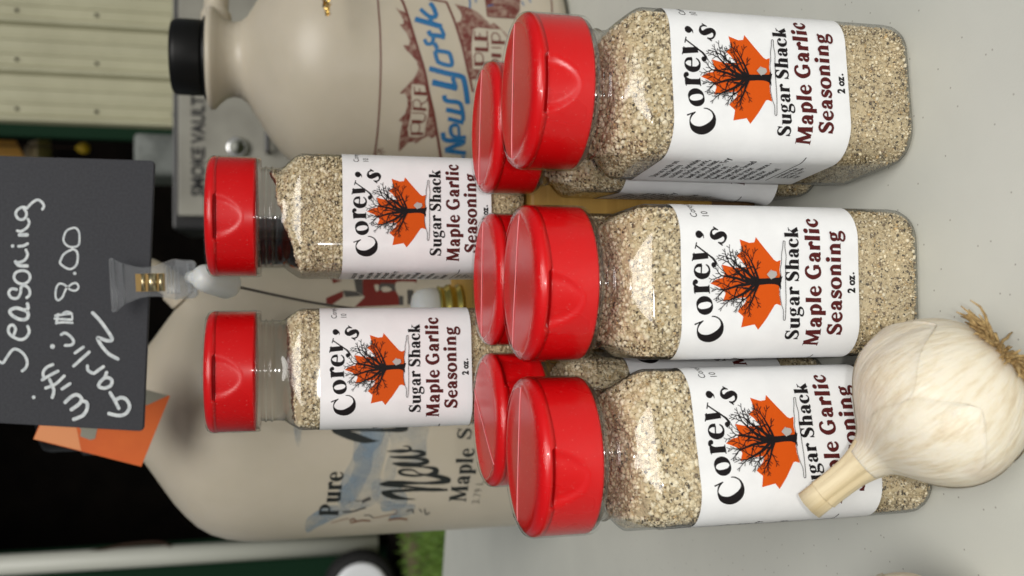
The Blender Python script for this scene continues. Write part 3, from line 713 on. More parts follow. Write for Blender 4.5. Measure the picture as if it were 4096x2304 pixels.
# fill: surface height, slope, slope direction, seed, large grains, label band hidden between z0..z1
FILLDEF = {'full': (93.6, .06, 2.2, 3, False, 23, 76), 'coarse': (92.8, .10, .3, 4, True, 18, 75), 'level': (90.2, .10, .6, 5, True, 22, 79), 'sloped': (93.0, .30, -.15, 6, False, 14, 71)}

# ------------------------------------------------------------------ setting: table, ground
RISE = 0.0972
ground = mesh('ground', *join([([(-60, -10, -.74), (60, -10, -.74), (60, 120, -.74), (-60, 120, -.74)], [(0, 1, 2, 3)])]), M['grass']); ground['kind'] = 'structure'
# grass tufts where the lawn shows past the table
gv, gf = [], []
rr = random.Random(3)
for k in range(9000):
    y = 5.2 + 5.5 * rr.random() ** 1.3; x = rr.uniform(-.36, -.10) * y * 1.15
    if 6.9 < y < 8.3 and rr.random() < .8: continue
    h = rr.uniform(.03, .08); a = rr.uniform(0, 6.28); dx, dy = math.cos(a) * .012, math.sin(a) * .012; lx, ly = rr.uniform(-.03, .03), rr.uniform(-.03, .03)
    n = len(gv); gv += [(x - dx, y - dy, -.742), (x + dx, y + dy, -.742), (x + lx, y + ly, -.74 + h)]; gf.append((n, n + 1, n + 2))
gr = mesh('grass_tufts', gv, gf, M['blade']); tag(gr, 'short green lawn grass beyond the table edge', 'grass', kind='stuff')
# table: moulded folding table, long enough that only its far edge shows
p1 = at_z(1766, 2304, 0); p2 = at_z(1782, 2075, 0)
slope = (p2[1] - p1[1]) / (p2[0] - p1[0]); YF = lambda x: p1[1] + slope * (x - p1[0])
bm = bmesh.new()
tv = [(-.75, -.25), (1.1, -.25), (1.1, YF(1.1)), (-.75, YF(-.75))]
vb = [bm.verts.new((x, y, -.045)) for x, y in tv]; vt = [bm.verts.new((x, y, 0)) for x, y in tv]
bm.faces.new(vb[::-1]); bm.faces.new(vt)
for i in range(4): j = (i + 1) % 4; bm.faces.new((vb[i], vb[j], vt[j], vt[i]))
bmesh.ops.bevel(bm, geom=list(bm.edges), offset=.006, segments=3, affect='EDGES')
bm.verts.index_update()
tab = empty('folding_table', (0, 0, -.74)); tag(tab, 'pale grey moulded plastic folding table under the bottles', 'table')
to = mesh('table_top', [v.co[:] for v in bm.verts], [[v.index for v in f.verts] for f in bm.faces], M['table'], tab, True); to.location = (0, 0, .74); bm.free()
to.data.polygons.foreach_set('use_smooth', [False] * len(to.data.polygons))
for x in (-.6, .95):
    for y in (0.0, .95):
        mesh('leg', *tube([(x, y, .70), (x, y, 0)], .014, 10), M['smoker_black'], tab, True)

# ------------------------------------------------------------------ riser
YR = 0.350
rs = empty('wooden_riser', (0, YR, 0)); tag(rs, 'golden wooden block riser holding two bottles above the table', 'riser')
mesh('lower_strip', *box(-.002, .095, .010, .114, .186, .020, .001), M['base_brown'], rs)  # darker brown strip along the riser's foot
mesh('upper_block', *box(-.002, .095, .0587, .118, .19, .0770, .0015), M['pine'], rs)

# ------------------------------------------------------------------ bottles
SB = spice_bottle
def peel(s, v):
    k = max(0, 1 - abs(s + 27) / 17); return 3.4 * k * k * (3 - 2 * k) * max(0, (v - 24) / 33) ** 1.6 + .5 * k * math.sin(v * .33) * (v / 57)
SB((.0014, .2690, 0), 2, -12, 79.6, 'full', 'bottle of seasoning in the front row, standing between two others beside the garlic roots')
SB((.0595, .2725, 0), 7, -5, 80.8, 'full', 'front row bottle of seasoning whose fine print side panel is readable')
SB((-.0497, .2650, 0), 16, -6, 76.4, 'coarse', 'front row bottle of seasoning with the garlic stem lying across its label')
SB((.0030, .3200, 0), 0, -4, 77, 'full', 'bottle of seasoning hidden to its cap behind the middle bottle of the front row')
SB((.0570, .3235, 0), -1, -8, 75, 'full', 'bottle of seasoning with a wrinkled label lifting off at its lower corner', peel=peel)
SB((-.0462, .3190, 0), 86, 58, 76, 'coarse', 'bottle of seasoning turned sideways, the line on its cap running diagonally')
SB((.0277, .3755, RISE), 5, -4, 72.0, 'sloped', 'bottle on the wooden riser, its seasoning sloping to one side under the cap')
SB((-.0321, .3722, RISE), 6.5, -1, 80.4, 'level', 'bottle on the wooden riser, level seasoning below a clear empty neck')

# ------------------------------------------------------------------ garlic
def garlic(name, label, C, axis, seed, Rm=22.5, roots=True, spin=0):
    g = empty(name, C); tag(g, label, 'garlic', 'garlic bulbs')
    z = Vector(axis).normalized(); q = z.to_track_quat('Z', 'Y')
    g.rotation_mode = 'QUATERNION'; g.rotation_quaternion = q @ Matrix.Rotation(spin, 4, 'Z').to_quaternion()
    prof = [(.1, -18.2), (3.5, -18.6), (7, -18.4), (11, -17.2), (15.5, -14.2), (19.2, -9.5), (21.6, -4), (22.5, 1), (22.1, 5.5), (20.6, 9.5), (18.2, 13), (15.2, 16), (12, 18.4), (9.2, 20.4), (7.2, 22.2), (6.0, 24.2), (5.2, 26.5)]
    k = Rm / 22.5
    P = smoothpath([(a * k, b_ * k) for a, b_ in prof], 4)
    def lobes(t, zz):
        z_ = zz / mm / k; am = .055 * max(0, 1 - abs(z_ + 1) / 20)
        return 1 + am * (abs(math.cos(2.5 * t + seed)) ** .7 - .6) * 1.6 + .012 * math.sin(3 * t + 1.3 * seed) + .005 * noise.noise(Vector((math.cos(t) * 3, math.sin(t) * 3, z_ * .15 + seed))) * max(0, 1 - max(0, z_) / 30)
    V, F = lathe([(p[0] * mm, p[1] * mm) for p in P], 120, rfun=lobes)
    mesh('bulb', V, F, M['garlic'], g, True)
    sp = [(5.9, 23.5), (4.9, 26.5), (4.2, 30), (3.95, 34), (3.9, 38), (4.0, 40.5)]
    def stf(t, zz): return 1 + .07 * math.sin(2 * t + .5) + .04 * math.sin(5 * t + seed) + .03 * math.sin(9 * t)
    mesh('stem', *lathe([(a * mm, b_ * mm) for a, b_ in smoothpath(sp, 4)], 48, rfun=stf), M['stem'], g, True)
    sp2 = [(3.7, 37), (3.75, 41), (3.8, 45.5)]
    mesh('stem_core', *lathe([(a * mm, b_ * mm) for a, b_ in sp2], 40, rfun=lambda t, zz: 1 + .10 * math.sin(2 * t + .5) + (.03 * math.sin(7 * t))), M['stem'], g, True)
    rf = random.Random(seed + 40)
    for a0, wd, zt, zb in ((2.2, .55, 21, -6), (3.5, .7, 17, -12), (5.0, .5, 22, 2), (.6, .6, 18, -9), (4.3, .45, 23.5, 6)):
        V, F = [], []; nu, nv = 14, 22
        for j in range(nv + 1):
            f = j / nv; z_ = (zt + (zb - zt) * f) * k; rb = float(np.interp(z_, [q_[1] for q_ in P], [q_[0] for q_ in P]))
            hw = wd * (math.sin(math.pi * (.12 + .88 * f) ** .8) ** .6 if f < 1 else 0) * (1 + .12 * math.sin(9 * f + a0)); hw = max(hw, .02)
            for i in range(nu + 1):
                u = -1 + 2 * i / nu; t_ = a0 + u * hw; lift = .12 + .45 * max(0, abs(u) - .75) * 4 * (.4 + .6 * f) + .5 * max(0, f - .85) * 5 + .06 * math.sin(7 * u + 11 * f)
                r_ = rb * lobes(t_, z_ * mm) + lift; V.append((r_ * math.sin(t_) * mm, -r_ * math.cos(t_) * mm, z_ * mm))
        for j in range(nv):
            for i in range(nu): q_ = j * (nu + 1) + i; F.append((q_, q_ + nu + 1, q_ + nu + 2, q_ + 1))
        mesh('skin_flake', V, F, M['garlic'], g, True)
    if roots:
        r = random.Random(seed); parts = []
        inv = q.inverted(); 
        for i in range(260):
            a = r.uniform(0, 6.28); r0 = 7.2 * math.sqrt(r.random()); L = r.uniform(4, 10) * (1.5 if r.random() < .1 else 1)
            o = r.uniform(.5, 1.25); p = [np.array([r0 * math.cos(a), r0 * math.sin(a), -17.4])]
            d = np.array([math.cos(a) * o, math.sin(a) * o, -1.0])
            for s in range(5):
                d = d + np.array([math.cos(a) * .28, math.sin(a) * .28, .16]) + np.array([r.uniform(-.3, .3) for _ in range(3)]); d /= np.linalg.norm(d)
                p.append(p[-1] + d * L / 5)
            parts.append(tube([x * mm for x in p], [r.uniform(.38, .6) * mm] * 4 + [.3 * mm, .15 * mm], 5))
        mesh('roots', *join(parts), M['root'], g, True, kind='stuff')
        mesh('root_plate', *lathe([(.2 * mm, -19.6 * mm), (5 * mm, -19.2 * mm), (8.2 * mm, -18.0 * mm), (9 * mm, -16.5 * mm)], 32), M['root'], g, True)
    return g
# garlic skin: papery cream with streaks running from root to stem
t = M['garlic'].node_tree; b = t.nodes['Principled BSDF']; tc = N(t, 'ShaderNodeTexCoord')
sx = N(t, 'ShaderNodeSeparateXYZ'); t.links.new(tc.outputs['Object'], sx.inputs[0])
an = N(t, 'ShaderNodeMath', operation='ARCTAN2'); t.links.new(sx.outputs[0], an.inputs[0]); t.links.new(sx.outputs[1], an.inputs[1])
cb = N(t, 'ShaderNodeCombineXYZ'); 
sn = N(t, 'ShaderNodeMath', operation='SINE'); cs = N(t, 'ShaderNodeMath', operation='COSINE'); t.links.new(an.outputs[0], sn.inputs[0]); t.links.new(an.outputs[0], cs.inputs[0])
zm = N(t, 'ShaderNodeMath', operation='MULTIPLY'); zm.inputs[1].default_value = 12; t.links.new(sx.outputs[2], zm.inputs[0])
t.links.new(sn.outputs[0], cb.inputs[0]); t.links.new(cs.outputs[0], cb.inputs[1]); t.links.new(zm.outputs[0], cb.inputs[2])
n1 = N(t, 'ShaderNodeTexNoise', Scale=9.0, Detail=5, Roughness=.65); t.links.new(cb.outputs[0], n1.inputs['Vector'])
r1 = N(t, 'ShaderNodeValToRGB'); e = r1.color_ramp.elements; e[0].position = .30; e[0].color = (.60, .50, .35, 1); e[1].position = .56; e[1].color = (.75, .695, .57, 1)
e2 = r1.color_ramp.elements.new(.44); e2.color = (.70, .625, .475, 1)
t.links.new(n1.outputs['Fac'], r1.inputs[0])
n3 = N(t, 'ShaderNodeTexNoise', Scale=70.0, Detail=3); t.links.new(tc.outputs['Object'], n3.inputs['Vector'])
r3 = N(t, 'ShaderNodeValToRGB'); r3.color_ramp.elements[0].position = .58; r3.color_ramp.elements[1].position = .70; r3.color_ramp.elements[0].color = (0, 0, 0, 1); r3.color_ramp.elements[1].color = (.28, .28, .28, 1)
t.links.new(n3.outputs['Fac'], r3.inputs[0])
mg = N(t, 'ShaderNodeMix', data_type='RGBA'); mg.inputs['B'].default_value = (.50, .36, .24, 1); t.links.new(r3.outputs[0], mg.inputs['Factor']); t.links.new(r1.outputs[0], mg.inputs['A']); t.links.new(mg.outputs['Result'], b.inputs['Base Color'])
n4 = N(t, 'ShaderNodeTexNoise', Scale=22.0, Detail=3); t.links.new(cb.outputs[0], n4.inputs['Vector'])
bp = N(t, 'ShaderNodeBump', Strength=.5, Distance=.0006); t.links.new(n4.outputs['Fac'], bp.inputs['Height']); t.links.new(bp.outputs[0], b.inputs['Normal'])
gc = at_z(3775, 1600, .0222)
tip = at_y(3265, 2000, .2285)
garlic('garlic_bulb', 'white garlic bulb with its dry stem leaning on a bottle label', tuple(gc), tuple(tip - gc), 2)
gd = at_z(3675, 2304, .022) + np.array([-.0226, 0, 0])
garlic('garlic_bulb', 'garlic bulb on the bare table, cut off by the picture edge', tuple(gd), (.25, -.55, .8), 5, roots=False)

# ------------------------------------------------------------------ jugs
class Jug:
    def __init__(s, X, Y, prof): s.X, s.Y = X, Y; s.prof = prof; s.z = np.array([p[1] for p in prof]); s.r = np.array([p[0] for p in prof])
    def rad(s, z): return np.interp(z, s.z, s.r)
    def map(s, P, off):
        """photograph pixels -> points on the jug's surface"""
        D = np.array([ray(*p) for p in P]); lo = np.full(len(P), (s.Y - .16)); 
        best = np.zeros(len(P)); done = np.zeros(len(P), bool)
        ts = np.linspace((s.Y - .13), (s.Y + .02), 700)
        for t in ts:
            Q = CAM + D * (t / D[:, 1:2]); f = np.hypot(Q[:, 0] - s.X, Q[:, 1] - s.Y) - s.rad(Q[:, 2])
            hit = (f <= 0) & ~done; best[hit] = t; done |= hit
        best[~done] = s.Y
        Q = CAM + D * (best / D[:, 1])[:, None]
        nr = np.stack([Q[:, 0] - s.X, Q[:, 1] - s.Y], 1); L = np.hypot(nr[:, 0], nr[:, 1])[:, None]; nr = nr / L
        rr_ = s.rad(Q[:, 2])[:, None] + (off * 1.0)[:, None] + 1.2e-4
        Q[:, 0:2] = np.array([s.X, s.Y]) + nr * rr_
        return Q
def jug(name, label, X, Y, prof, capz, capr, neck, handle, hang):
    """plastic syrup jug: lathed body, pouring collar, side handle, ribbed screw cap"""
    g = empty(name, (X, Y, 0)); tag(g, label, 'jug', 'beige plastic maple syrup jugs')
    P = [(a, b_) for a, b_ in prof]
    mesh('body', *lathe(P, 128), M['jug'], g, True)
    (r0, z0, z1) = capz
    cp = mesh('screw_cap', *lathe([(capr * .985, z0), (capr, z0 + .002), (capr, z1 - .004), (capr * .97, z1 - .0012), (capr * .9, z1)], 72, rfun=lambda t, z: 1 + .008 * math.sin(36 * t)), M['jugcap'], g, True)
    mesh('tamper_ring', *lathe([(capr * 1.08, z0 - .009), (capr * 1.10, z0 - .008), (capr * 1.10, z0 - .001), (capr * 1.08, z0 - .0004)], 72), M['jugcap'], cp, True)
    ca, sa = math.cos(hang), math.sin(hang)
    pts = smoothpath([(a * ca, a * sa, z) for a, z in handle], 8)
    rad = [(.0085 if 4 < i < len(pts) - 6 else .0105) for i in range(len(pts))]
    mesh('handle', *tube(pts, rad, 16, flat=1.25), M['jug'], g, True)
    return g
RJ = at_y(732, 228, .684); RX, RY = RJ[0], .684
profR = [(.050, .0), (.068, .001), (.077, .005), (.081, .012), (.082, .03), (.082, .150), (.0815, .160), (.080, .170), (.0765, .180), (.071, .1885), (.064, .196), (.056, .2025), (.047, .2085), (.038, .214), (.0305, .2185), (.0268, .223), (.0258, .228), (.0272, .233), (.0315, .238), (.0352, .2412), (.0358, .2435), (.034, .2455), (.026, .2460), (.024, .2465)]
jr = jug('syrup_jug', 'half gallon beige jug with maroon leaf print and blue slanted lettering, black cap on', RX, RY, profR, (0, .2485, .2695), .0262, None, [(.022, .2405), (.045, .2405), (.068, .2375), (.082, .228), (.086, .213), (.080, .198), (.070, .188)], math.radians(6))
LX, LY = at_y(1000, 1609, .655)[0], .655
k = 92 / 82.0
profL = [(.056, .0), (.078, .001), (.0865, .006), (.091, .014), (.092, .035), (.092, .205), (.0915, .217), (.0897, .229), (.0862, .239), (.081, .2475), (.074, .255), (.066, .262), (.057, .2685), (.047, .2755), (.038, .282), (.0325, .287), (.0295, .292), (.0285, .298), (.0288, .304), (.0296, .309), (.0302, .3125), (.0302, .315), (.0296, .3172), (.028, .318), (.026, .3185)]
jl = jug('syrup_jug', 'large beige jug lettered Pure New, standing behind the chalk style sign', LX, LY, profL, (0, .3205, .344), .0285, None, [(.024, .3115), (.050, .3115), (.074, .3075), (.088, .297), (.091, .283), (.083, .268), (.072, .257)], math.radians(-8))
JR = Jug(RX, RY, profR); JL = Jug(LX, LY, profL)
def px(sc, ox, oy): return lambda pts: [(ox + p[0] / sc, oy + p[1] / sc) + ((p[2] / sc,) if len(p) > 2 else ()) for p in pts]
E_ = px(3.623, 1480, 0); F_ = px(3.623, 1480, 300); G_ = px(2.634, 1250, 1650); B_ = px(3.963, 1250, 1100)
def put_art(nm, mat, J, par, items, base):
    A = Art(12)
    for it in items:
        kind, tr, pts = it[0], it[1], it[2]
        if kind == 'poly': A.poly(tr(pts), 14, smooth=(len(it) > 3))
        elif kind == 'st': A.stroke(tr([(p[0], p[1], p[2] if len(p) > 2 else it[3]) for p in pts]), per=8)
        elif kind == 'ls':
            q = tr([(p[0], p[1], it[3]) for p in pts]); A.stroke(q, smooth=False) if len(q) > 2 else A.stroke(q, per=6)
    o = A.build(nm, mat, lambda P, off: np.array(J.map(P, off)) - np.array([J.X, J.Y, 0]), par, base=base, step=4e-6)
    return o
# right jug print
leafA = [(365, 105), (430, 150), (505, 180), (545, 215), (600, 400), (700, 730), (800, 1087), (850, 1337), (920, 1637), (960, 1900), (950, 1967), (890, 2007), (850, 1967), (760, 2007), (660, 2082), (635, 2047), (560, 2062), (500, 2117), (420, 2197), (415, 2137), (440, 1907), (470, 1767), (410, 1747), (510, 1647), (540, 1537), (545, 1437), (510, 1357), (430, 1352), (500, 1277), (640, 1127), (690, 1030), (700, 980), (670, 880), (590, 790), (500, 700), (485, 655), (560, 660), (575, 600), (540, 500), (440, 370), (430, 355), (490, 350), (480, 280), (430, 200)]
leafB = [(1225, 60), (1440, 115), (1570, 185), (1680, 290), (1745, 360), (1790, 330), (1884, 400), (2000, 520), (1960, 700), (1980, 1000), (1900, 1120), (1500, 1150), (1450, 1150), (1400, 950), (1330, 650), (1230, 330), (1310, 310), (1330, 230), (1300, 160)]
put_art('leaf_print', M['leaf_mottle'], JR, jr, [('poly', E_, leafA), ('poly', E_, leafB), ('poly', E_, [(1670, -40), (2180, -40), (2170, 150), (2110, 270), (1700, 235)])], 1e-5)
put_art('lettering_ground', M['jug_beige'], JR, jr, [('poly', F_, [(605, 130), (790, 150), (825, 300), (850, 480), (835, 600), (805, 720), (785, 885), (680, 900), (560, 885), (550, 770), (585, 600), (600, 480), (600, 330), (595, 240)])], 6e-5)
put_art('lettering_ground', M['jug_beige'], JR, jr, [('poly', E_, [(1490, 430), (1560, 400), (1720, 420), (1900, 430), (1990, 560), (1960, 1000), (1490, 1000), (1470, 700)])], 6e-5)
maroon = {}
def mr(n, *items): maroon.setdefault(n, []).extend(items)
mr('border_line', ('st', E_, [(108, -60), (128, 200), (145, 450), (155, 800), (152, 1087), (142, 1400), (128, 1650), (108, 1900), (85, 2100), (58, 2270), (40, 2380)], 21))
mr('banner_outline', ('st', E_, [(445, -40), (520, 150), (600, 400), (700, 730), (790, 1030), (850, 1337), (920, 1637), (970, 1937), (1010, 2187), (1045, 2400)], 34))
mr('banner_outline', ('ls', E_, [(860, -10), (1110, 36)], 24), ('st', E_, [(1105, 30), (1150, 130), (1230, 330), (1330, 650), (1400, 950), (1450, 1150), (1490, 1330)], 30))
mr('word_pure', ('ls', F_, [(588, 845), (772, 850)], 40), ('st', F_, [(600, 825), (590, 760), (602, 710), (650, 690), (708, 710), (718, 770), (700, 830)], 15))
mr('word_pure', ('ls', F_, [(603, 668), (745, 676)], 45), ('st', F_, [(725, 690, 20), (775, 668, 22), (802, 610, 18), (785, 562, 15), (720, 550, 14), (608, 546, 14)], 15))
mr('word_pure', ('ls', F_, [(618, 482), (815, 500)], 42), ('st', F_, [(625, 465), (625, 395), (660, 358), (715, 372), (738, 450), (732, 485)], 15), ('st', F_, [(733, 440), (770, 402), (818, 380), (822, 335)], 16))
mr('word_pure', ('ls', F_, [(638, 262), (825, 274)], 50), ('ls', F_, [(645, 265), (638, 165)], 15), ('ls', F_, [(722, 268), (716, 190)], 15), ('ls', F_, [(818, 272), (812, 160)], 15))
mr('word_maple', ('ls', E_, [(1518, 712), (1716, 724)], 58), ('ls', E_, [(1706, 735), (1704, 605)], 20))
mr('word_maple', ('ls', E_, [(1508, 556), (1708, 568)], 62), ('ls', E_, [(1516, 560), (1512, 445)], 17), ('ls', E_, [(1592, 560), (1590, 480)], 17), ('ls', E_, [(1700, 568), (1694, 445)], 17))
mr('word_maple', ('ls', E_, [(1508, 925), (1720, 932)], 58), ('st', E_, [(1520, 900), (1516, 800), (1560, 768), (1618, 790), (1640, 850), (1630, 900)], 17))
mr('word_syrup', ('ls', E_, [(1758, 612), (1960, 622)], 52), ('st', E_, [(1766, 590), (1766, 510), (1800, 478), (1855, 500), (1882, 560), (1870, 600)], 17))
mr('word_syrup', ('ls', E_, [(1758, 800), (1900, 812)], 60), ('ls', E_, [(1758, 690), (1900, 694)], 18), ('st', E_, [(1760, 900), (1790, 870), (1840, 880), (1870, 920)], 26))
mr('bucket_outline', ('ls', E_, [(1668, -30), (1700, 235)], 12), ('st', E_, [(1700, 235), (1800, 250), (2000, 262), (2110, 270)], 14), ('st', E_, [(1690, 120), (1850, 130), (2140, 150)], 8), ('st', E_, [(1680, 60), (1850, 70), (2160, 90)], 8))
mr('border_edge', ('st', E_, [(2620, -60), (2632, 60), (2640, 230)], 16))
mr('small_mark', ('st', F_, [(80, 1190), (110, 1100), (190, 1060)], 9), ('st', F_, [(110, 1060), (150, 1120), (190, 1190)], 9), ('ls', F_, [(150, 1110), (215, 1110)], 8))
for n_, it_ in maroon.items(): put_art(n_, M['jug_maroon'], JR, jr, it_, 1.0e-4)
blue = [(E_, [(650, 278), (840, 332), (1040, 388)], 74), (E_, [(728, 132), (800, 200), (860, 250), (890, 330)], 56), (E_, [(868, 45), (915, 110), (955, 215), (925, 252), (850, 245)], 62),
        (E_, [(845, 448), (880, 505), (990, 520), (1082, 545)], 64), (E_, [(1072, 520), (1045, 450), (1015, 390)], 55), (E_, [(788, 570), (828, 638), (895, 625), (915, 560), (895, 490)], 52), (E_, [(930, 625), (975, 705)], 60),
        (E_, [(940, 735), (1110, 758), (1160, 800), (1178, 945), (1010, 912), (965, 850), (940, 740)], 58),
        (E_, [(858, 992), (1100, 1058), (1310, 1105), (1356, 1150), (1388, 1300), (1415, 1500)], 74), (E_, [(900, 1190), (1080, 1232), (1262, 1275)], 86), (E_, [(1195, 1120), (1235, 1250)], 60),
        (F_, [(1075, 290), (1100, 368), (1270, 395), (1320, 440)], 64), (F_, [(1100, 500), (1200, 520), (1330, 550)], 66), (F_, [(1310, 410), (1340, 520), (1350, 660)], 58), (F_, [(1128, 632), (1230, 655), (1350, 690)], 60),
        (F_, [(1278, 735), (1210, 722), (1165, 775), (1190, 872), (1290, 905), (1390, 895)], 52), (F_, [(1282, 735), (1288, 820), (1292, 890)], 40),
        (F_, [(1055, 830), (1082, 932), (1220, 950), (1380, 970)], 66), (F_, [(1340, 990), (1210, 1030), (1090, 1085)], 60), (F_, [(1085, 1090), (1220, 1108), (1390, 1130)], 62), (F_, [(1330, 1180), (1400, 1240)], 48)]
put_art('blue_lettering', M['jug_blue'], JR, jr, [('st', tr, p, w_) for tr, p, w_ in blue[:11]], 1.0e-4)
put_art('blue_lettering', M['jug_blue'], JR, jr, [('st', tr, p, w_) for tr, p, w_ in blue[11:]], 1.0e-4)
put_art('blue_splashes', M['jug_blue'], JR, jr, [('st', E_, [(1440, -20), (1450, 60), (1445, 120)], 22), ('st', E_, [(1530, -20), (1535, 45)], 16), ('st', E_, [(1700, 95), (1760, 75), (1800, 70)], 16), ('st', E_, [(2200, 20), (2230, 90)], 14), ('st', E_, [(2300, -10), (2330, 40)], 14)], 1.0e-4)
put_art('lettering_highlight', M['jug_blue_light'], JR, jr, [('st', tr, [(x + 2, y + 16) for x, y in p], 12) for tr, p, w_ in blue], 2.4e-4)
# left jug print
put_art('blue_wash', M['wash'], JL, jl, [('poly', G_, [(510, 110), (640, 100), (760, 180), (720, 330), (640, 420), (620, 600), (560, 720), (480, 880), (380, 960), (300, 970), (310, 800), (380, 720), (440, 560), (430, 450), (500, 300)], 1),
    ('poly', G_, [(-60, 1120), (120, 1000), (300, 980), (420, 1050), (300, 1090), (60, 1200), (-60, 1260)], 1), ('poly', G_, [(720, 950), (800, 930), (900, 960), (1080, 970), (1040, 1060), (940, 1100), (800, 1110), (880, 1030), (740, 1040)], 1),
    ('poly', G_, [(-200, 60), (-120, 0), (-60, 60), (-110, 160), (-130, 330), (-170, 330)], 1)], 1e-5)
put_art('pale_blue_wash', M['wash2'], JL, jl, [('poly', G_, [(330, 640), (420, 470), (480, 130), (800, 120), (780, 400), (720, 640), (700, 900), (560, 1000), (330, 1000), (260, 900)], 1)], 4e-6)
put_art('pale_blue_wash', M['wash2'], JL, jl, [('poly', G_, [(640, 720), (760, 700), (900, 760), (1000, 900), (940, 1010), (700, 960), (620, 860)], 1)], 6e-6)
put_art('pale_blue_wash', M['wash2'], JL, jl, [('poly', G_, [(800, 100), (1210, 70), (1200, 300), (1190, 480), (1040, 560), (900, 560), (860, 700), (760, 700), (770, 560), (830, 350)], 1)], 1e-5)
A = Art()
def gtxt(txt, O, E2, capv, n, sp=.08):
    O, E2 = G_([O])[0], G_([E2])[0]; v = (E2[0] - O[0], E2[1] - O[1]); L = math.hypot(*v); ey = (capv / 2.634 / 1.44, 0); x1 = math.hypot(*ey)
    ex = (v[0] / L * x1, v[1] / L * x1); A.text(txt, O, ex, (-ey[0], 0), (.30, .09, .12, .07), sp, width=L / x1)
def gbuild(nm):
    global A
    A.build(nm, M['jug_black'], lambda P, off: np.array(JL.map(P, off)) - np.array([JL.X, JL.Y, 0]), jl, base=6e-5, step=4e-6); A = Art()
gtxt('Pure', (268, 1092), (330, 622), 205, 4); gbuild('word_pure')
gtxt('Maple', (1612, 945), (1712, 375), 178, 5); gbuild('word_maple')
gtxt('S-', (1668, 290), (1690, 70), 150, 2); gbuild('word_syrup')
A.text('3.79 L', G_([(1752, 965)])[0], (4.0, -20), (-20, 0), (.16, .10, 0, .05), .1); gbuild('volume_print')
put_art('brush_lettering', M['jug_black'], JL, jl, [
    ('st', G_, [(1085, 911, 5), (1000, 908, 19), (900, 895, 45), (810, 868, 60), (745, 848, 37), (760, 834, 28), (900, 823, 32), (1100, 812, 30), (1300, 810, 39), (1425, 815, 15)], 1),
    ('st', G_, [(1420, 808, 15), (1250, 800, 17), (1050, 785, 22), (880, 768, 37), (760, 756, 39), (705, 752, 13)], 1),
    ('st', G_, [(705, 752, 13), (800, 742, 47), (950, 738, 43), (1150, 742, 24), (1330, 735, 43), (1430, 716, 50), (1400, 695, 54), (1300, 668, 43), (1180, 655, 22), (1140, 650, 19)], 1),
    ('st', G_, [(1180, 656, 17), (1080, 665, 24), (960, 652, 28), (912, 625, 32), (960, 602, 26), (1060, 606, 19), (1120, 640, 17), (1210, 655, 28), (1290, 632, 58), (1300, 598, 47), (1230, 578, 28), (1140, 570, 15)], 1),
    ('st', G_, [(1160, 572, 15), (1060, 560, 26), (940, 552, 37), (842, 533, 13)], 1), ('st', G_, [(842, 533, 13), (960, 540, 43), (1100, 545, 39), (1205, 520, 43), (1180, 495, 39), (1080, 482, 19), (960, 478, 22), (815, 468, 11)], 1),
    ('st', G_, [(815, 466, 11), (960, 470, 37), (1080, 462, 30), (1175, 436, 41), (1140, 412, 37), (1040, 402, 22), (930, 405, 39), (780, 407, 7)], 1), ('st', G_, [(1000, 405, 32), (1032, 385, 30), (1010, 358, 19), (950, 352, 7)], 1),
    ('st', G_, [(705, 296, 4), (640, 298, 28), (540, 285, 71), (420, 248, 91), (310, 215, 76), (228, 192, 43), (240, 176, 24), (400, 180, 28), (600, 184, 28), (800, 184, 37), (920, 180, 54), (985, 165, 47), (930, 138, 60), (820, 118, 50), (720, 112, 32), (620, 113, 7)], 1)], 6e-5)
put_art('farm_sketch', M['jug_brown'], JL, jl, [('st', G_, [(390, 1140), (430, 1115), (460, 1150)], 14), ('st', G_, [(400, 1160), (520, 1135), (610, 1140)], 16), ('st', G_, [(640, 1110), (720, 1095), (830, 1070)], 8), ('st', G_, [(800, 1130), (900, 1115), (1000, 1125)], 20), ('st', G_, [(830, 1030), (880, 1020), (880, 1060), (830, 1070)], 6), ('st', G_, [(200, 1160), (300, 1130), (380, 1110)], 6)], 8e-5)
for it_ in [('st', G_, [(320, 1045), (420, 1040), (520, 1010), (560, 1000)], 18), ('st', G_, [(520, 940), (560, 920), (612, 900)], 34), ('st', G_, [(390, 935), (400, 940)], 14), ('st', G_, [(440, 925), (500, 930)], 9), ('st', G_, [(540, 1080), (600, 1080), (640, 1110)], 10), ('st', G_, [(990, 1040), (1050, 1020), (1060, 1060)], 16), ('st', G_, [(1125, 1012), (1150, 1050)], 11), ('st', G_, [(1180, 1010), (1195, 1070), (1235, 1050)], 13)]: put_art('ink_sketch', M['jug_grey'], JL, jl, [it_], 8e-5)
put_art('barn_print', M['jug_red'], JL, jl, [('poly', B_, [(800, 60), (1650, 50), (1650, 140), (1320, 160), (1390, 480), (670, 510), (830, 350), (790, 320)]), ('poly', B_, [(215, 370), (480, 258), (490, 350), (330, 460), (220, 500)]), ('poly', B_, [(300, 60), (470, 90), (330, 140)])], 4e-5)
put_art('barn_roof', M['jug_grey'], JL, jl, [('poly', B_, [(655, 60), (790, 60), (805, 330), (690, 260)]), ('poly', B_, [(480, 248), (600, 255), (700, 270), (790, 335), (520, 352)]), ('poly', B_, [(1090, 130), (1300, 140), (1320, 250), (1250, 260), (1200, 200), (1060, 260), (1030, 190)]), ('poly', B_, [(1370, 330), (1440, 340), (1440, 480), (1370, 480)]), ('poly', B_, [(1500, 230), (1600, 240), (1590, 470), (1510, 470)])], 7e-5)
